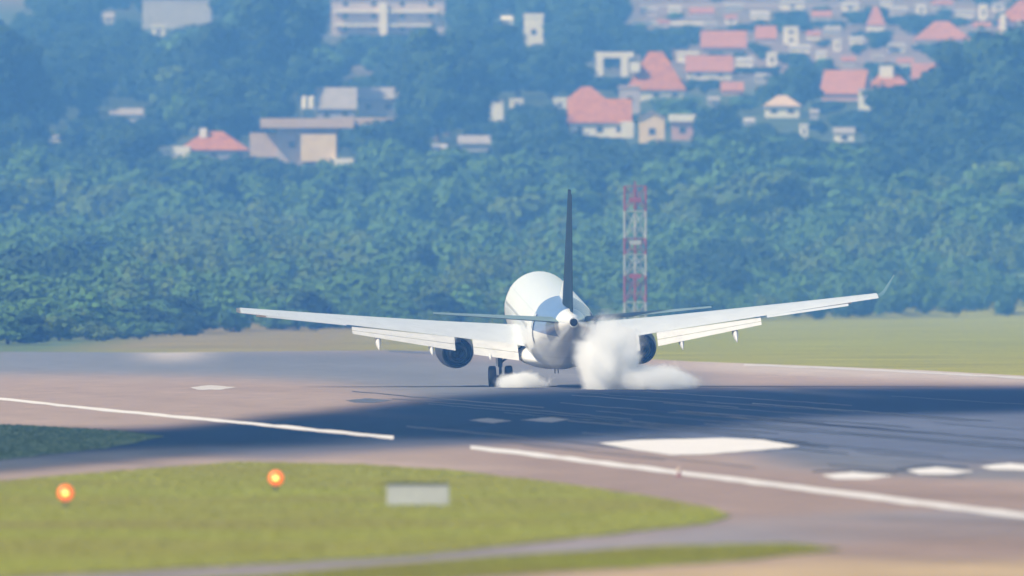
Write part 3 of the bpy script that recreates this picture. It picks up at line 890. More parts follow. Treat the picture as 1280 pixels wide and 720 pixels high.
# ------------------------------------------------------------------ houses
RECTS = []        # what each house shows: px0, px1, py0, py1, distance (trees in front keep clear)
WIN = {}
def win(parent, x, y, z, wd, ht):
    key = (round(wd, 1), round(ht, 1))
    if key not in WIN:
        fm = MB().box(-wd / 2, wd / 2, -0.05, 0.0, -ht / 2, ht / 2); pm = MB().box(-wd / 2 + .1, wd / 2 - .1, -0.075, -0.052, -ht / 2 + .1, ht / 2 - .1)
        f = fm.build('window', M['walllilac'], parent); p = pm.build('pane', M['pane'], f)
        WIN[key] = (f.data, p.data)
    else:
        f = bpy.data.objects.new('window', WIN[key][0]); COL.objects.link(f); f.parent = parent
        p = bpy.data.objects.new('pane', WIN[key][1]); COL.objects.link(p); p.parent = f
    f.location = (x, y, z)

def house(label, x0, x1, base, wall, roof, kind, wm='wallwhite', rm='tile', depth=8.0, cat='house', name='house', over=0.4, extras=(), group=None, nwin=None, rotz=0.0, d=None, story=1):
    d = hd(base) if d is None else d
    s = d / F
    cx = ((x0 + x1) / 2 - 640) * s
    W = (x1 - x0) * s; H = wall * s; R = roof * s
    z0 = CH + (HY - base) * s
    r = empty(name, (cx, d, z0), label, cat, group, rot=(0, 0, rotz))
    RECTS.append((x0, x1, base - wall - roof, base, d))
    hw = W / 2 - (over if kind != 'flat' else 0)
    MB().box(-hw, hw, 0, depth, -1.2, H).build('wall', M[wm], r)
    o = over
    if kind == 'hip':
        ridge = max(W / 2 - depth / 2, W * 0.12)
        v = [(-hw - o, -o, H), (hw + o, -o, H), (hw + o, depth + o, H), (-hw - o, depth + o, H), (-ridge, depth / 2, H + R), (ridge, depth / 2, H + R),
             (-hw - o, -o, H - .15), (hw + o, -o, H - .15), (hw + o, depth + o, H - .15), (-hw - o, depth + o, H - .15)]
        rf = MB().add(v, [(0, 1, 5, 4), (1, 2, 5), (2, 3, 4, 5), (3, 0, 4), (6, 7, 1, 0), (7, 8, 2, 1), (8, 9, 3, 2), (9, 6, 0, 3), (9, 8, 7, 6)]).build('roof', M[rm], r)
    elif kind == 'gable':          # ridge along x: slope faces the camera
        v = [(-hw - o, -o, H), (hw + o, -o, H), (hw + o, depth + o, H), (-hw - o, depth + o, H), (-hw - o, depth / 2, H + R), (hw + o, depth / 2, H + R),
             (-hw - o, -o, H - .15), (hw + o, -o, H - .15), (hw + o, depth + o, H - .15), (-hw - o, depth + o, H - .15)]
        rf = MB().add(v, [(0, 1, 5, 4), (1, 2, 5), (2, 3, 4, 5), (3, 0, 4), (6, 7, 1, 0), (7, 8, 2, 1), (8, 9, 3, 2), (9, 6, 0, 3), (9, 8, 7, 6)]).build('roof', M[rm], r)
    elif kind == 'front':          # gable end faces the camera
        MB().add([(-hw, 0.0, H), (hw, 0.0, H), (0, 0.0, H + R - .1), (-hw, 0.15, H), (hw, 0.15, H), (0, 0.15, H + R - .1)], [(0, 1, 2), (5, 4, 3), (0, 2, 5, 3), (1, 4, 5, 2)]).build('gable_wall', M[wm], r)
        t_ = 0.18
        v = [(-hw - o, -o, H - .1), (0, -o, H + R), (hw + o, -o, H - .1), (-hw - o, depth, H - .1), (0, depth, H + R), (hw + o, depth, H - .1)]
        v += [(a, b, c + t_) for a, b, c in v]
        rf = MB().add(v, [(6, 7, 10, 9), (7, 8, 11, 10), (0, 3, 4, 1), (1, 4, 5, 2), (0, 1, 7, 6), (1, 2, 8, 7), (3, 9, 10, 4), (4, 10, 11, 5), (0, 6, 9, 3), (2, 5, 11, 8)]).build('roof', M[rm], r)
    else:                          # flat slab
        rf = MB().box(-hw - o, hw + o, -o, depth + o, H, H + max(R, 0.25)).build('roof', M[rm], r)
    for e in extras:
        nm, ex0, ex1, ey0, ey1, off, em = e
        MB().box((ex0 - 640) * s - cx, (ex1 - 640) * s - cx, off, off + min(depth * 0.5, 3), (HY - ey1) * s + CH - z0 - (1.0 if ey1 >= base else 0), (HY - ey0) * s + CH - z0).build(nm, M[em], r)
        RECTS.append((ex0, ex1, ey0, ey1, d))
    # windows
    n = nwin if nwin is not None else (max(1, int(W / 3.0)) if H > 1.4 else 0)
    for st_ in range(story):
        hs = H / story
        for k in range(n):
            wx = -hw + (k + 0.5) * 2 * hw / n
            if hs > 1.1: win(r, wx, -0.003, hs * (st_ + 0.55), min(1.2, hw * 0.7), min(1.2, hs * 0.45))
    return r

house('house with a bright orange hipped roof above the left meadow wood', 222, 312, 200, 13, 23, 'hip', 'wallgrey', 'tile', 10,
      extras=[('annex', 200, 238, 183, 199, -2.5, 'wallwhite'), ('chimney', 249, 258, 160, 172, 3.0, 'wallwhite')])
house('beige house under a long flat beige slab roof', 346, 422, 206, 46, 12, 'flat', 'walllilac', 'tilebeige', 9, over=2.6,
      extras=[('porch', 376, 420, 168, 202, -2.2, 'wallcream'), ('side_wall', 312, 346, 166, 196, 1.0, 'tilebeige'), ('canopy', 420, 492, 147, 157, 0.5, 'tilebeige'), ('low_wall', 412, 442, 198, 209, -3.4, 'wallwhite')], nwin=2)
house('grey gabled house behind the long flat beige slab roof', 394, 446, 150, 14, 27, 'gable', 'wallgrey', 'tilegrey', 9)
r = house('pale low house between tall trees at the far left', 136, 184, 152, 9, 8, 'gable', 'wallwhite', 'tilegrey', 7)
house('tiny white shed among trees at the far left edge', 61, 75, 180, 8, 3, 'gable', 'wallwhite', 'tilegrey', 4, over=0.15, name='shed', cat='shed')
house('plain pale grey block at the top between the left trees', 178, 264, 36, 40, 4, 'flat', 'wallgrey', 'tilebeige', 10, name='apartment_building', cat='building', story=2, nwin=0)
house('small white cottage right of the tall far left trees, at the top', 128, 143, 31, 9, 7, 'gable', 'wallwhite', 'tilegrey', 5, over=0.2)
house('small white cottage just below the plain pale grey block', 190, 206, 46, 12, 3, 'flat', 'wallwhite', 'wallwhite', 5, over=0.2)
house('wide terraced lilac apartment block at the top left of centre', 414, 556, 44, 46, 4, 'flat', 'walllilac', 'tilebeige', 11, name='apartment_building', cat='building', story=3, nwin=4,
      extras=[('balcony', 418, 540, 30, 33, -1.4, 'wallwhite'), ('balcony', 418, 548, 13, 16, -1.4, 'wallwhite'), ('stair_tower', 474, 484, 4, 44, -1.8, 'wallwhite'), ('parapet', 404, 412, 44, 54, 0, 'wallwhite')])
house('pale grey house below the terraced block, left of tall trees', 446, 500, 145, 22, 14, 'gable', 'wallgrey', 'tilegrey', 9)
house('narrow white house front shining between the central trees', 655, 679, 62, 40, 5, 'flat', 'wallwhite', 'wallwhite', 6, over=0.1, nwin=1)
house('two small white outbuildings joined left of the narrow white front', 626, 642, 36, 12, 4, 'gable', 'wallwhite', 'wallwhite', 5, over=0.15, name='outbuilding', cat='outbuilding')
house('white upright shed below the central trees', 611, 629, 152, 24, 3, 'flat', 'wallwhite', 'wallgrey', 5, over=0.1, name='shed', cat='shed', nwin=0)
house('small white box house right of the upright white shed', 637, 654, 135, 9, 3, 'flat', 'wallwhite', 'wallwhite', 5, over=0.1, nwin=1)
house('small white outbuilding touching the left side of the red roofed cluster', 692, 708, 136, 10, 4, 'flat', 'wallwhite', 'wallwhite', 5, over=0.1, nwin=1, name='outbuilding', cat='outbuilding')
house('small white cottage low in the trees right of the beige house', 540, 559, 194, 9, 5, 'gable', 'wallwhite', 'wallgrey', 5, over=0.2)
house('long low pale house among trees left of the red roofed cluster', 572, 614, 189, 10, 10, 'gable', 'wallgrey', 'tilegrey', 6)
house('large red roofed house with a white front in the central cluster', 709, 790, 172, 19, 30, 'gable', 'wallwhite', 'tile', 11, extras=[('side_porch', 776, 792, 152, 172, -1.5, 'wallwhite')], nwin=3)
house('house showing only a red roof behind the large red roofed house', 708, 758, 134, 10, 16, 'hip', 'wallpink', 'tile', 8)
house('cream block house at the right end of the red roofed cluster', 797, 833, 184, 36, 8, 'front', 'wallcream', 'tilebeige', 8, nwin=1, over=0.3)
house('pale square tower house rising between the red roofs', 774, 800, 142, 32, 3, 'flat', 'walllilac', 'tilebeige', 7, over=0.15, nwin=1)
house('big steep red hipped roof house at the top of the cluster', 782, 858, 126, 14, 48, 'hip', 'wallwhite', 'tile', 12, extras=[('dormer', 788, 800, 78, 90, 0.5, 'wallwhite')])
house('small shed with a bright white slab roof right of the cluster', 840, 866, 175, 23, 9, 'flat', 'wallpink', 'wallwhite', 6, over=0.5, name='shed', cat='shed', nwin=1)
house('red gabled house right of the big steep roof', 857, 917, 99, 10, 20, 'gable', 'wallwhite', 'tilepink', 9)
house('small white flat house above the red gabled house', 847, 873, 78, 10, 4, 'flat', 'wallwhite', 'wallwhite', 6, over=0.15)
house('faded red roofed house higher up behind the small white flat house', 876, 934, 66, 7, 21, 'gable', 'walllilac', 'tilepink', 10)
house('little house with a faded red roof below the red gabled house', 901, 930, 119, 6, 11, 'gable', 'wallpink', 'tilepink', 6, over=0.2)
house('beige hipped house standing alone in the right hand trees', 954, 1002, 147, 15, 13, 'hip', 'wallwhite', 'tilebeige', 8)
house('long red roof sloping down at the left of the right hand cluster', 1024, 1080, 126, 9, 30, 'gable', 'wallpink', 'tilepink', 10, rotz=rad(-10))
house('red roofed house with a white box chimney in the right hand cluster', 1081, 1142, 122, 10, 24, 'hip', 'wallwhite', 'tile', 10, extras=[('chimney', 1100, 1117, 82, 98, 3.0, 'wallwhite')])
house('red gabled house at the right end of the right hand cluster', 1140, 1180, 105, 7, 19, 'gable', 'wallwhite', 'tilepink', 9)
house('tall narrow white house front below the right hand cluster', 1074, 1092, 138, 24, 3, 'flat', 'wallwhite', 'wallgrey', 5, over=0.1, nwin=1)
house('white cottage low among trees under the right hand cluster', 1042, 1069, 179, 13, 7, 'gable', 'wallwhite', 'tilegrey', 6, over=0.2)
house('tiny white hut right of the low white cottage', 1089, 1100, 176, 8, 4, 'gable', 'wallwhite', 'tilegrey', 4, over=0.1, name='hut', cat='hut')
house('narrow white house left of the low white cottage', 1000, 1010, 173, 15, 3, 'flat', 'wallwhite', 'wallwhite', 4, over=0.1, nwin=1)
house('house with a wide faded red hipped roof at the upper right', 1142, 1214, 55, 6, 23, 'hip', 'wallwhite', 'tilepink', 11)
house('orange red roofed house with white porch posts in the top right corner', 1247, 1320, 48, 22, 26, 'hip', 'wallpink', 'tile', 11,
      extras=[('porch_post', 1250, 1257, 18, 46, -1.5, 'wallwhite'), ('porch_post', 1272, 1279, 26, 44, -1.5, 'wallwhite')])
house('house with a pointed red roof near the top right', 1083, 1107, 39, 8, 23, 'hip', 'wallwhite', 'tilepink', 6, over=0.2)
house('small faded red roofed house on the bare slope', 944, 971, 53, 5, 16, 'gable', 'walllilac', 'tilepink', 7, over=0.2)
house('white two storey house right of the small faded red roof', 980, 998, 55, 19, 3, 'flat', 'wallwhite', 'wallwhite', 6, over=0.1, story=2, nwin=1)
house('low white house in front of the white two storey house', 986, 1014, 66, 7, 4, 'gable', 'wallwhite', 'wallgrey', 5, over=0.2)
house('upright white hut below the small faded red roof', 959, 971, 83, 15, 3, 'flat', 'wallwhite', 'wallwhite', 4, over=0.1, name='hut', cat='hut', nwin=1)
house('upright white hut left of the pointed red roof', 1042, 1051, 64, 12, 3, 'flat', 'wallwhite', 'wallwhite', 4, over=0.1, name='hut', cat='hut', nwin=1)
house('white upright hut beside the orange red house in the corner', 1224, 1234, 25, 17, 3, 'flat', 'wallwhite', 'wallwhite', 4, over=0.1, name='hut', cat='hut', nwin=1)
house('small white hut above the wide faded red roof', 1145, 1158, 18, 9, 4, 'gable', 'wallwhite', 'wallgrey', 5, over=0.1, name='hut', cat='hut')
for i, (xa, xb, b_, wl, rf_, rm_) in enumerate([(800, 822, 20, 7, 5, 'tilegrey'), (835, 852, 16, 6, 4, 'wallgrey'), (862, 893, 22, 6, 7, 'tilepink'), (905, 930, 14, 6, 5, 'tilegrey'), (938, 962, 24, 6, 5, 'wallgrey'),
                                        (975, 1006, 12, 8, 5, 'tilegrey'), (1015, 1040, 26, 6, 7, 'tilepink'), (1052, 1074, 14, 8, 4, 'wallgrey'), (1112, 1135, 20, 7, 6, 'tilegrey'), (1165, 1192, 12, 7, 5, 'tilepink'), (1195, 1218, 22, 6, 5, 'tilegrey'),
                                        (1030, 1052, 44, 6, 6, 'tilegrey'), (1062, 1080, 56, 7, 4, 'wallgrey'), (1110, 1132, 66, 7, 6, 'tilegrey'), (920, 942, 84, 8, 5, 'wallgrey'),
    (822, 838, 34, 6, 4, 'tilepink'), (880, 896, 36, 6, 4, 'tilegrey'), (906, 922, 30, 7, 5, 'tilepink'), (1008, 1026, 50, 6, 6, 'tilepink'), (1020, 1034, 74, 7, 4, 'wallgrey'), (1052, 1070, 82, 6, 6, 'tilepink'), (1090, 1106, 78, 7, 4, 'tilegrey'), (1122, 1142, 84, 6, 6, 'tilepink'), (1216, 1240, 40, 7, 6, 'tilepink'),
    (1100, 1116, 8, 6, 4, 'tilegrey'), (1240, 1256, 14, 7, 4, 'tilegrey'), (944, 960, 104, 8, 5, 'tilegrey'), (884, 900, 134, 9, 5, 'tilegrey'), (1012, 1024, 150, 9, 5, 'tilegrey'), (1118, 1134, 150, 9, 6, 'tilepink'), (1150, 1164, 122, 7, 4, 'wallgrey'), (930, 944, 160, 8, 5, 'wallgrey')]):
    house({'tilegrey': 'small grey roofed house of the distant town on the upper right slope', 'wallgrey': 'small pale roofed house of the distant town on the upper right slope', 'tilepink': 'small faded red roofed house of the distant town at upper right'}[rm_], xa, xb, b_, wl, rf_, 'gable', random.choice(['wallwhite', 'walllilac', 'wallgrey']), rm_, 6, over=0.15, group='small pale houses of the distant town', nwin=i % 2)

# boundary walls on the bare slope
def bwall(x0, x1, y0, h, label, m='wallwhite'):
    d = hd(y0); s = d / F
    r = mesh_obj('boundary_wall', *(lambda q: (q.v, q.f))(MB().box((x0 - 640) * s, (x1 - 640) * s, d, d + 0.3, CH + (HY - y0) * s - 1.0, CH + (HY - y0 + h) * s)), M[m])
    RECTS.append((x0, x1, y0 - h, y0, d))
    tag(r, label, 'wall')
bwall(790, 884, 31, 4, 'long white boundary wall across the bare slope left of the town')
bwall(800, 1062, 8, 3, 'pale boundary wall along the top of the bare slope', 'walllilac')

# white double tank on a stand
d = hd(150); s = d / F
tk = empty('water_tank', ((386 - 640) * s, d - 3, CH + (HY - 148) * s), 'pair of white water tanks on a stand left of the grey gabled house', 'water tank')
for xx in (-0.62, 0.62):
    MB().tube((xx, 0, 1.75), (xx, 0, 3.6), 0.55, 0.55, 14).tube((xx, 0, 3.6), (xx, 0, 3.8), 0.55, 0.2, 14).build('tank', M['wallwhite'], tk, smooth=True, sharp=40)
MB().box(-1.3, 1.3, -0.7, 0.7, 1.6, 1.74).build('platform', M['wallgrey'], tk)
for xx in (-1.2, 1.2):
    for yy_ in (-0.6, 0.6):
        MB().tube((xx, yy_, -0.6), (xx, yy_, 1.6), 0.07, 0.07, 6).build('leg', M['wallgrey'], tk)
RECTS.append((370, 402, 116, 152, d - 3))
# white portal frame
d = hd(96); s = d / F
pg = empty('pergola', ((768 - 640) * s, d, CH + (HY - 96) * s), 'white open frame left of the big steep red roof', 'pergola')
def fx(px): return (px - 768) * s
def fz(py): return (96 - py) * s
MB().box(fx(744), fx(792), -0.2, 0.2, fz(72), fz(65)).build('beam', M['wallwhite'], pg)
MB().box(fx(745), fx(754), -0.19, 0.19, -1, fz(72)).build('post', M['wallwhite'], pg)
MB().box(fx(776), fx(785), -0.19, 0.19, -1, fz(72)).build('post', M['wallwhite'], pg)
MB().box(fx(744), fx(792), 2.6, 3.0, fz(72), fz(65)).build('beam', M['wallwhite'], pg)
RECTS.append((744, 792, 65, 96, d))

# ------------------------------------------------------------------ trees
def leaf_cloud(h, wd, n, leaf, shape, seed, tri=False):
    """leaf faces through the volume of a crown made of several uneven lobes; base of tree at 0, height h, width wd"""
    g = np.random.default_rng(seed)
    lobes = []
    if shape == 'tall':
        for k in range(11):
            u = 0.25 + 0.7 * k / 10
            r_ = wd * (0.20 + 0.16 * math.sin(math.pi * min(1, (u - 0.1)))) * g.uniform(0.8, 1.15)
            lobes.append((g.normal(0, wd * 0.17), g.normal(0, wd * 0.17), u * h, r_, r_ * 1.05))
        lobes.append((0, 0, h * 0.93, wd * 0.16, wd * 0.2))
    elif shape == 'bush':
        for k in range(8):
            a = g.uniform(0, 6.28); q = wd * 0.30 * math.sqrt(g.uniform(0.05, 1))
            lobes.append((q * math.cos(a), q * math.sin(a), h * g.uniform(0.28, 0.68), wd * g.uniform(0.18, 0.28), h * g.uniform(0.24, 0.34)))
    else:
        for k in range(11):
            a = g.uniform(0, 6.28); q = wd * 0.33 * math.sqrt(g.uniform(0.02, 1))
            lobes.append((q * math.cos(a), q * math.sin(a), h * g.uniform(0.38, 0.84), wd * g.uniform(0.15, 0.25), h * g.uniform(0.11, 0.19)))
    lb = np.array(lobes)
    pick = g.choice(len(lb), n, p=(lb[:, 3] ** 2) / (lb[:, 3] ** 2).sum())
    dirs = g.normal(size=(n, 3)); dirs /= np.linalg.norm(dirs, axis=1, keepdims=True)
    rr = g.uniform(0.25, 1.0, n) ** 0.45 * (1 + g.normal(0, 0.10, n))
    L = lb[pick]
    c = L[:, :3] + dirs * rr[:, None] * np.stack([L[:, 3], L[:, 3], L[:, 4]], 1)
    c[:, 2] = np.maximum(c[:, 2], h * 0.04)
    nrm = dirs + g.normal(0, 0.26, (n, 3)) + np.array((0, 0, 0.25)); nrm /= np.linalg.norm(nrm, axis=1, keepdims=True)
    t1 = np.cross(nrm, g.normal(size=(n, 3))); t1 /= np.linalg.norm(t1, axis=1, keepdims=True)
    t2 = np.cross(nrm, t1)
    sz = leaf * g.uniform(0.6, 1.3, (n, 1))
    if tri:
        v = np.stack([c - t1 * sz - t2 * sz * 0.8, c + t1 * sz - t2 * sz * 0.8, c + t2 * sz * 1.2], 1)
        return v.reshape(-1, 3), lobes
    v = np.stack([c - t1 * sz - t2 * sz * 0.5, c + t1 * sz * 0.3 - t2 * sz * 0.8, c + t1 * sz + t2 * sz * 0.5, c - t1 * sz * 0.3 + t2 * sz * 0.8], 1)
    return v.reshape(-1, 3), lobes

def quads_mesh(name, v, k=4):
    n = len(v) // k
    me = bpy.data.meshes.new(name)
    me.vertices.add(k * n); me.vertices.foreach_set('co', v.astype(np.float32).ravel())
    me.loops.add(k * n); me.loops.foreach_set('vertex_index', np.arange(k * n, dtype=np.int32))
    me.polygons.add(n); me.polygons.foreach_set('loop_start', np.arange(0, k * n, k, dtype=np.int32))
    me.update(calc_edges=True)
    return me

def trunk_mb(h, wd, lobes, r):
    q = MB()
    q.tube((0, 0, -0.6), (0.03 * h, 0, h * 0.35), r * 1.3, r * 0.9, 8).tube((0.03 * h, 0, h * 0.35), (0, 0.02 * h, h * 0.78), r * 0.9, r * 0.3, 8)
    for l in lobes[:7]:
        q.tube((0.03 * h, 0, h * 0.33), (l[0] * 0.9, l[1] * 0.9, l[2]), r * 0.45, r * 0.12, 6)
    return q

PROTO = {}
def proto(kind, variant):
    k = (kind, variant)
    if k not in PROTO:
        h, wd, n, leaf = {'tall': (20, 10, 3200, 0.62), 'broad': (11, 11, 2400, 0.58), 'bush': (5, 6, 1200, 0.36)}[kind]
        v, lobes = leaf_cloud(h, wd, n, leaf, kind, hash_seed(kind, variant))
        PROTO[k] = (quads_mesh('crown', v), trunk_mb(h, wd, lobes, 0.028 * h), h, wd, {})
    return PROTO[k]
def hash_seed(kind, variant): return {'tall': 100, 'broad': 200, 'bush': 300}[kind] + variant

TREES = []
def tree(kind, variant, x, d, hgt, width, leafm, label, group, name='tree', cat='tree'):
    crown, tmb, h, wd, meshes = proto(kind, variant)
    z = float(zt(x, d))
    r = empty(name, (x, d, z), label, cat, group, rot=(0, 0, random.uniform(0, 6.28)))
    r.scale = (width / wd, width / wd, hgt / h)
    if leafm not in meshes:
        me = crown.copy(); me.materials.clear(); me.materials.append(M[leafm]); meshes[leafm] = me
    o = bpy.data.objects.new('crown', meshes[leafm]); COL.objects.link(o); o.parent = r
    if 'trunk' not in meshes:
        t_ = tmb.build('trunk', M['bark'], r); meshes['trunk'] = t_.data
    else:
        t_ = bpy.data.objects.new('trunk', meshes['trunk']); COL.objects.link(t_); t_.parent = r
    return r

def clear_top(px, halfw, base, top, d):
    """highest image row a tree may reach here without hiding a house"""
    t = top
    for (a, b, y0, y1, hd_) in RECTS:
        if hd_ > d - 19 and px + halfw > a + 2 and px - halfw < b - 2 and t < y1:
            t = max(t, y1 - 2)
    return t

def place(kind, px, top, base, wpx, leafm, label, group, name='tree', cat='tree', force=False, d=None):
    d = hd(base) if d is None else d
    s = d / F
    t = top if force else clear_top(px, wpx * 0.42, base, top, d)
    if base - t < 14: return None
    if t > top:
        wpx = min(wpx, (base - t) * 1.3)
    return tree(kind, random.randrange(3), (px - 640) * s, d, (base - t) * s, wpx * s, leafm, label, group, name, cat)

# tall dark trees standing out of the hillside wood
for px, top, base, wp in [(62, 22, 205, 70), (104, 6, 200, 82), (150, 18, 196, 74), (22, 60, 208, 66), (-25, 30, 210, 80), (186, 62, 190, 50)]:
    place('tall', px, top, base, wp, 'leafdark', 'tall dark tree at the far left of the hillside', 'tall dark trees at the far left')
for px, top, base, wp in [(290, 4, 150, 70), (335, -20, 146, 86), (378, 0, 118, 64), (255, 30, 154, 56), (318, 40, 150, 60)]:
    place('tall', px, top, base, wp, 'leafdark', 'tall dark tree behind the orange roofed house', 'tall dark trees behind the orange roof', force=False)
for px, top, base, wp in [(560, 20, 170, 70), (600, -14, 124, 84), (548, 60, 178, 66), (708, -16, 108, 80), (752, -6, 62, 56), (690, 34, 124, 60), (735, 20, 108, 66), (585, 70, 178, 64), (648, 64, 120, 56), (664, 84, 172, 62), (640, -20, 18, 60), (520, 48, 160, 50)]:
    place('tall', px, top, base, wp, 'leafdark', 'tall dark tree of the central stand left of the red roofs', 'tall dark trees of the central stand')
for px, top, base, wp in [(1120, 108, 214, 74), (1160, 92, 222, 84), (1205, 62, 222, 90), (1250, 42, 226, 92), (1290, 50, 220, 86), (1228, 100, 240, 80), (1180, 120, 236, 76), (1275, 110, 240, 80)]:
    place('tall', px, top, base, wp, 'leafdark', 'tall dark tree of the stand at the right edge', 'tall dark trees at the right edge', force=True)

# woodland edge: shrubs and trees along the meadow
def edge_row(px): return float(np.interp(px, [e[0] for e in EDGE], [e[1] for e in EDGE]))
px = 10
while px < 1310:
    er = edge_row(px)
    d = gd(er) + random.uniform(4, 40)
    s = F / d
    hh = random.uniform(2.6, 4.6)
    wd = random.uniform(4.5, 7.5)
    left = px < 640
    tree('bush', random.randrange(3), (px - 640) / s, d, hh, wd, random.choice(['leafmid', 'leafmid', 'leafdark', 'leaflight'] if not left else ['leafmid', 'leafdark']),
         'green shrub at meadow edge left of the airliner' if left else 'green shrub at meadow edge right of the airliner', 'shrubs along the left meadow edge' if left else 'shrubs along the right meadow edge', 'shrub', 'shrub')
    px += wd * s * random.uniform(0.5, 0.85)
# olive crowned trees showing in the middle wood
for px, top, base, wp in [(600, 262, 344, 84), (650, 240, 338, 96), (690, 262, 350, 80), (560, 290, 360, 70)]:
    place('broad', px, top, base, wp, 'leafolive', 'olive crowned tree just above and left of the tail fin', 'olive crowned trees left of the tail fin')
for px, top, base, wp in [(1190, 220, 306, 96), (1245, 198, 300, 110), (1290, 214, 310, 96), (1150, 246, 322, 84)]:
    place('broad', px, top, base, wp, 'leafolive', 'olive crowned tree at the right below the dark stand', 'olive crowned trees at the right')
for px, top, base, wp in [(960, 300, 372, 90), (1030, 318, 380, 96), (890, 320, 384, 90), (1110, 322, 378, 90), (1210, 318, 376, 90), (840, 330, 384, 80), (1270, 330, 380, 84)]:
    place('broad', px, top, base, wp, 'leaflight', 'light green tree in the lower right wood', 'light green trees in the lower right wood')
# trees between the houses
for px, top, base, wp, lm in [(940, 70, 122, 60, 'leafdark'), (1000, 80, 140, 60, 'leafdark'), (1020, 120, 178, 60, 'leafdark'), (880, 120, 176, 56, 'leafdark'), (920, 130, 190, 66, 'leafdark'), (840, 96, 150, 44, 'leafmid'), (1060, 140, 196, 56, 'leafdark'), (970, 150, 206, 70, 'leafdark'),
                              (1075, 20, 66, 36, 'leafdark'), (1030, 60, 96, 40, 'leafmid'), (900, 14, 48, 30, 'leafmid'), (1125, 40, 92, 46, 'leafdark'), (1200, 20, 66, 40, 'leafdark'), (660, 120, 184, 60, 'leafdark'), (690, 142, 196, 60, 'leafdark'), (500, 150, 206, 70, 'leafdark'), (460, 165, 212, 60, 'leafdark'), (95, 120, 196, 60, 'leafmid'), (215, 80, 152, 60, 'leafolive'), (120, 150, 204, 60, 'leafdark'), (30, 120, 200, 70, 'leafmid')]:
    side = 'right hand' if px > 820 else ('central' if px > 480 else 'left hand')
    place('broad', px, top, base, wp, lm, 'round crowned tree growing between the %s hillside houses' % side, 'trees between the %s houses' % side)

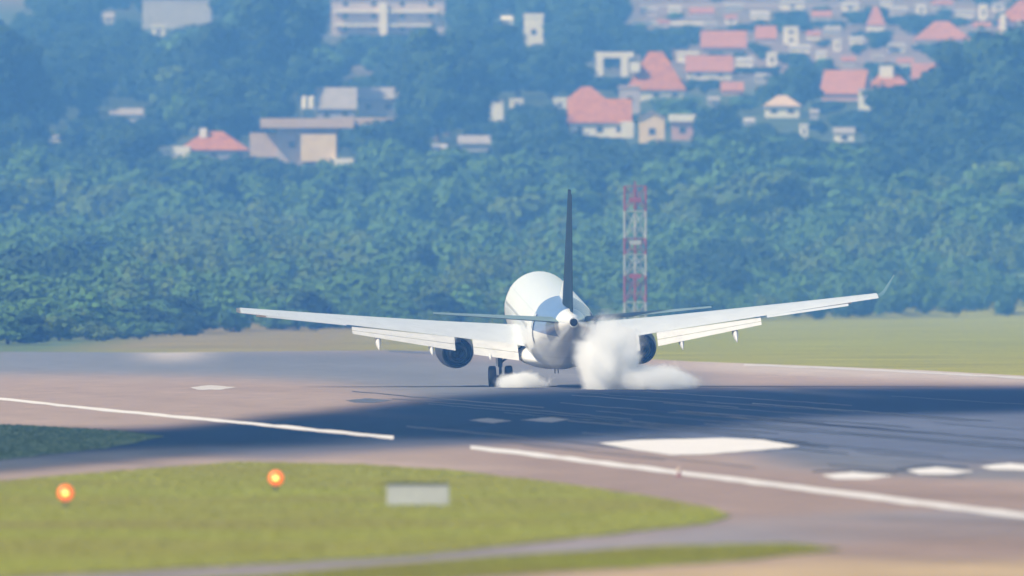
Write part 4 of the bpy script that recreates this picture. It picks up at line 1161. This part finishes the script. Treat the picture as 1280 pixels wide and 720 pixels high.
# the rest of the wood reads as one mass
def wood():
    V = {}
    protos = []
    for kd, h, wd, n, leaf in (('bush', 5, 7, 1300, 0.28), ('broad', 11, 11, 1300, 0.49), ('broad', 11, 11, 1300, 0.49), ('tall', 18, 10, 1500, 0.51), ('bush', 5, 6, 800, 0.34)):
        for q in range(3):
            v, _ = leaf_cloud(h, wd, n, leaf, kd, 500 + len(protos) * 7 + q, tri=True)
            protos.append((v, h, wd))
    groups = {'leafdark': [], 'leafmid': [], 'leafolive': []}
    g = np.random.default_rng(5)
    cnt = 0
    skyline = np.full(2200, 2000.0)      # trees wholly behind nearer crowns are left out
    d = 1480.0
    while d < 4500:
        s = d / F
        flat = d < 2450
        step_d = 16 if 2300 < d < 2640 else 26 if flat else (16 if d < 3100 else 24)
        px = -160 + g.uniform(0, 40)
        while px < 1440:
            dd = d + g.uniform(-step_d, step_d) * 0.5
            base = HY - (float(zt((px - 640) * dd / F, dd)) - CH) * F / dd
            wdm = g.uniform(7, 12)
            ok = True
            if flat:
                er = edge_row(px)
                if dd < gd(er + (4 if px < 160 else 2)): ok = False
            hgt = g.uniform(7.5, 11.5)
            fl = False
            if dd < 2640:
                d0 = gd(edge_row(px)); q_ = min(1, max(0, (dd - d0) / max(2640 - d0, 60)))
                lo_ = 0.16 + 0.34 * min(1, max(0, (px - 700) / 350)); hgt *= lo_ + (0.92 - lo_) * q_ ** 0.55; fl = True; wdm *= 0.55 + 0.45 * q_ ** 0.5
            if base < 190:
                town = (px > 770 and base < 130) or (400 < px < 560 and base < 150) or base < 10
                if town and g.uniform() < 0.50: ok = False
                if px < 50 and base < 75: ok = False
                if town: hgt *= 0.6; wdm *= 0.7
            if ok:
                top = base - hgt / s
                t = clear_top(px, wdm / s * 0.45, base, top, dd)
                hh = (base - t) * s
                w_ = wdm / s
                if hh > 1.6:
                    if hh < hgt: wdm = min(wdm, hh * 1.5 + 1.5)
                    w_ = wdm / s
                    x = (px - 640) * dd / F
                    v, h0, w0 = protos[g.integers(3)] if fl else (protos[3 + g.integers(len(protos) - 3)] if hh > 5 else protos[12 + g.integers(3)])
                    a = g.uniform(0, 6.28); ca, sa = math.cos(a), math.sin(a)
                    k = wdm / w0
                    vv = np.stack([(v[:, 0] * ca - v[:, 1] * sa) * k + x, (v[:, 0] * sa + v[:, 1] * ca) * k + dd, v[:, 2] * hh / h0 + float(zt(x, dd))], 1)
                    # foliage deep inside the wood, buried behind nearer crowns, is left out
                    q3 = vv.reshape(-1, 3, 3)
                    cc = np.clip((640 + q3[:, 0, 0] * F / q3[:, 0, 1]).astype(int) + 400, 0, 2199)
                    vv = q3[HY - (q3[:, 0, 2] - CH) * F / q3[:, 0, 1] < skyline[cc] + 8].reshape(-1, 3)
                    i0, i1 = int(px - w_ * 0.34) + 400, int(px + w_ * 0.34) + 401
                    skyline[i0:i1] = np.minimum(skyline[i0:i1], t + 0.38 * (base - t))
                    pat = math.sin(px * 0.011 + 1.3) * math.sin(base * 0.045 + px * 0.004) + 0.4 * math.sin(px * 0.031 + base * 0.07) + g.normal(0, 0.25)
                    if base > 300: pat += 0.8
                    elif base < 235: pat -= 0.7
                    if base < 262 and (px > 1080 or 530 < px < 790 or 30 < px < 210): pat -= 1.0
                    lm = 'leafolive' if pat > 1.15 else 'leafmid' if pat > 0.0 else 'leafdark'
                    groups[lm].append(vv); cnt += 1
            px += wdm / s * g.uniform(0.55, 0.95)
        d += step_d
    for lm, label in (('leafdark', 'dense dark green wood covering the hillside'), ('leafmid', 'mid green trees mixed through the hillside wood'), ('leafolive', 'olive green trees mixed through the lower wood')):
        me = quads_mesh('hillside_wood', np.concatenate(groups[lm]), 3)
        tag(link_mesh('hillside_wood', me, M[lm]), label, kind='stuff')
    print('wood trees', cnt, sum(len(v) // 3 for q in groups.values() for v in q))
wood()

# alike neighbours of one group are told apart by their order in the row
ORD = ['first', 'second', 'third', 'fourth', 'fifth', 'sixth', 'seventh', 'eighth', 'ninth', 'tenth', 'eleventh', 'twelfth', 'thirteenth', 'fourteenth', 'fifteenth', 'sixteenth', 'seventeenth', 'eighteenth', 'nineteenth', 'twentieth']
rows = {}
for o in list(COL.objects):
    if o.get('category') and o.get('group'):
        rows.setdefault((o['group'], o['label']), []).append(o)
for (g_, l_), os_ in rows.items():
    if len(os_) < 2: continue
    os_.sort(key=lambda q: q.location.x / q.location.y)
    for i_, q in enumerate(os_):
        q['label'] = l_ + ', ' + ('leftmost' if i_ == 0 else 'rightmost' if i_ == len(os_) - 1 else ORD[min(i_, 19)] + ' from left')

# ------------------------------------------------------------------ haze
hz = MB().box(-2500, 2500, -260, 8700, -1.5, 128).build('haze', None)
m = bpy.data.materials.new('haze_air'); m.use_nodes = True
t = m.node_tree
for n_ in list(t.nodes): t.nodes.remove(n_)
out = t.nodes.new('ShaderNodeOutputMaterial'); pv = t.nodes.new('ShaderNodeVolumePrincipled')
pv.inputs['Color'].default_value = (0.12, 0.36, 1.0, 1)
pv.inputs['Absorption Color'].default_value = (1, 1, 1, 1)
pv.inputs['Density'].default_value = 0.00029
pv.inputs['Anisotropy'].default_value = 0.0
t.links.new(pv.outputs[0], out.inputs['Volume'])
hz.data.materials.append(m)
tag(hz, 'blue summer haze over the airfield and hillside', kind='stuff')
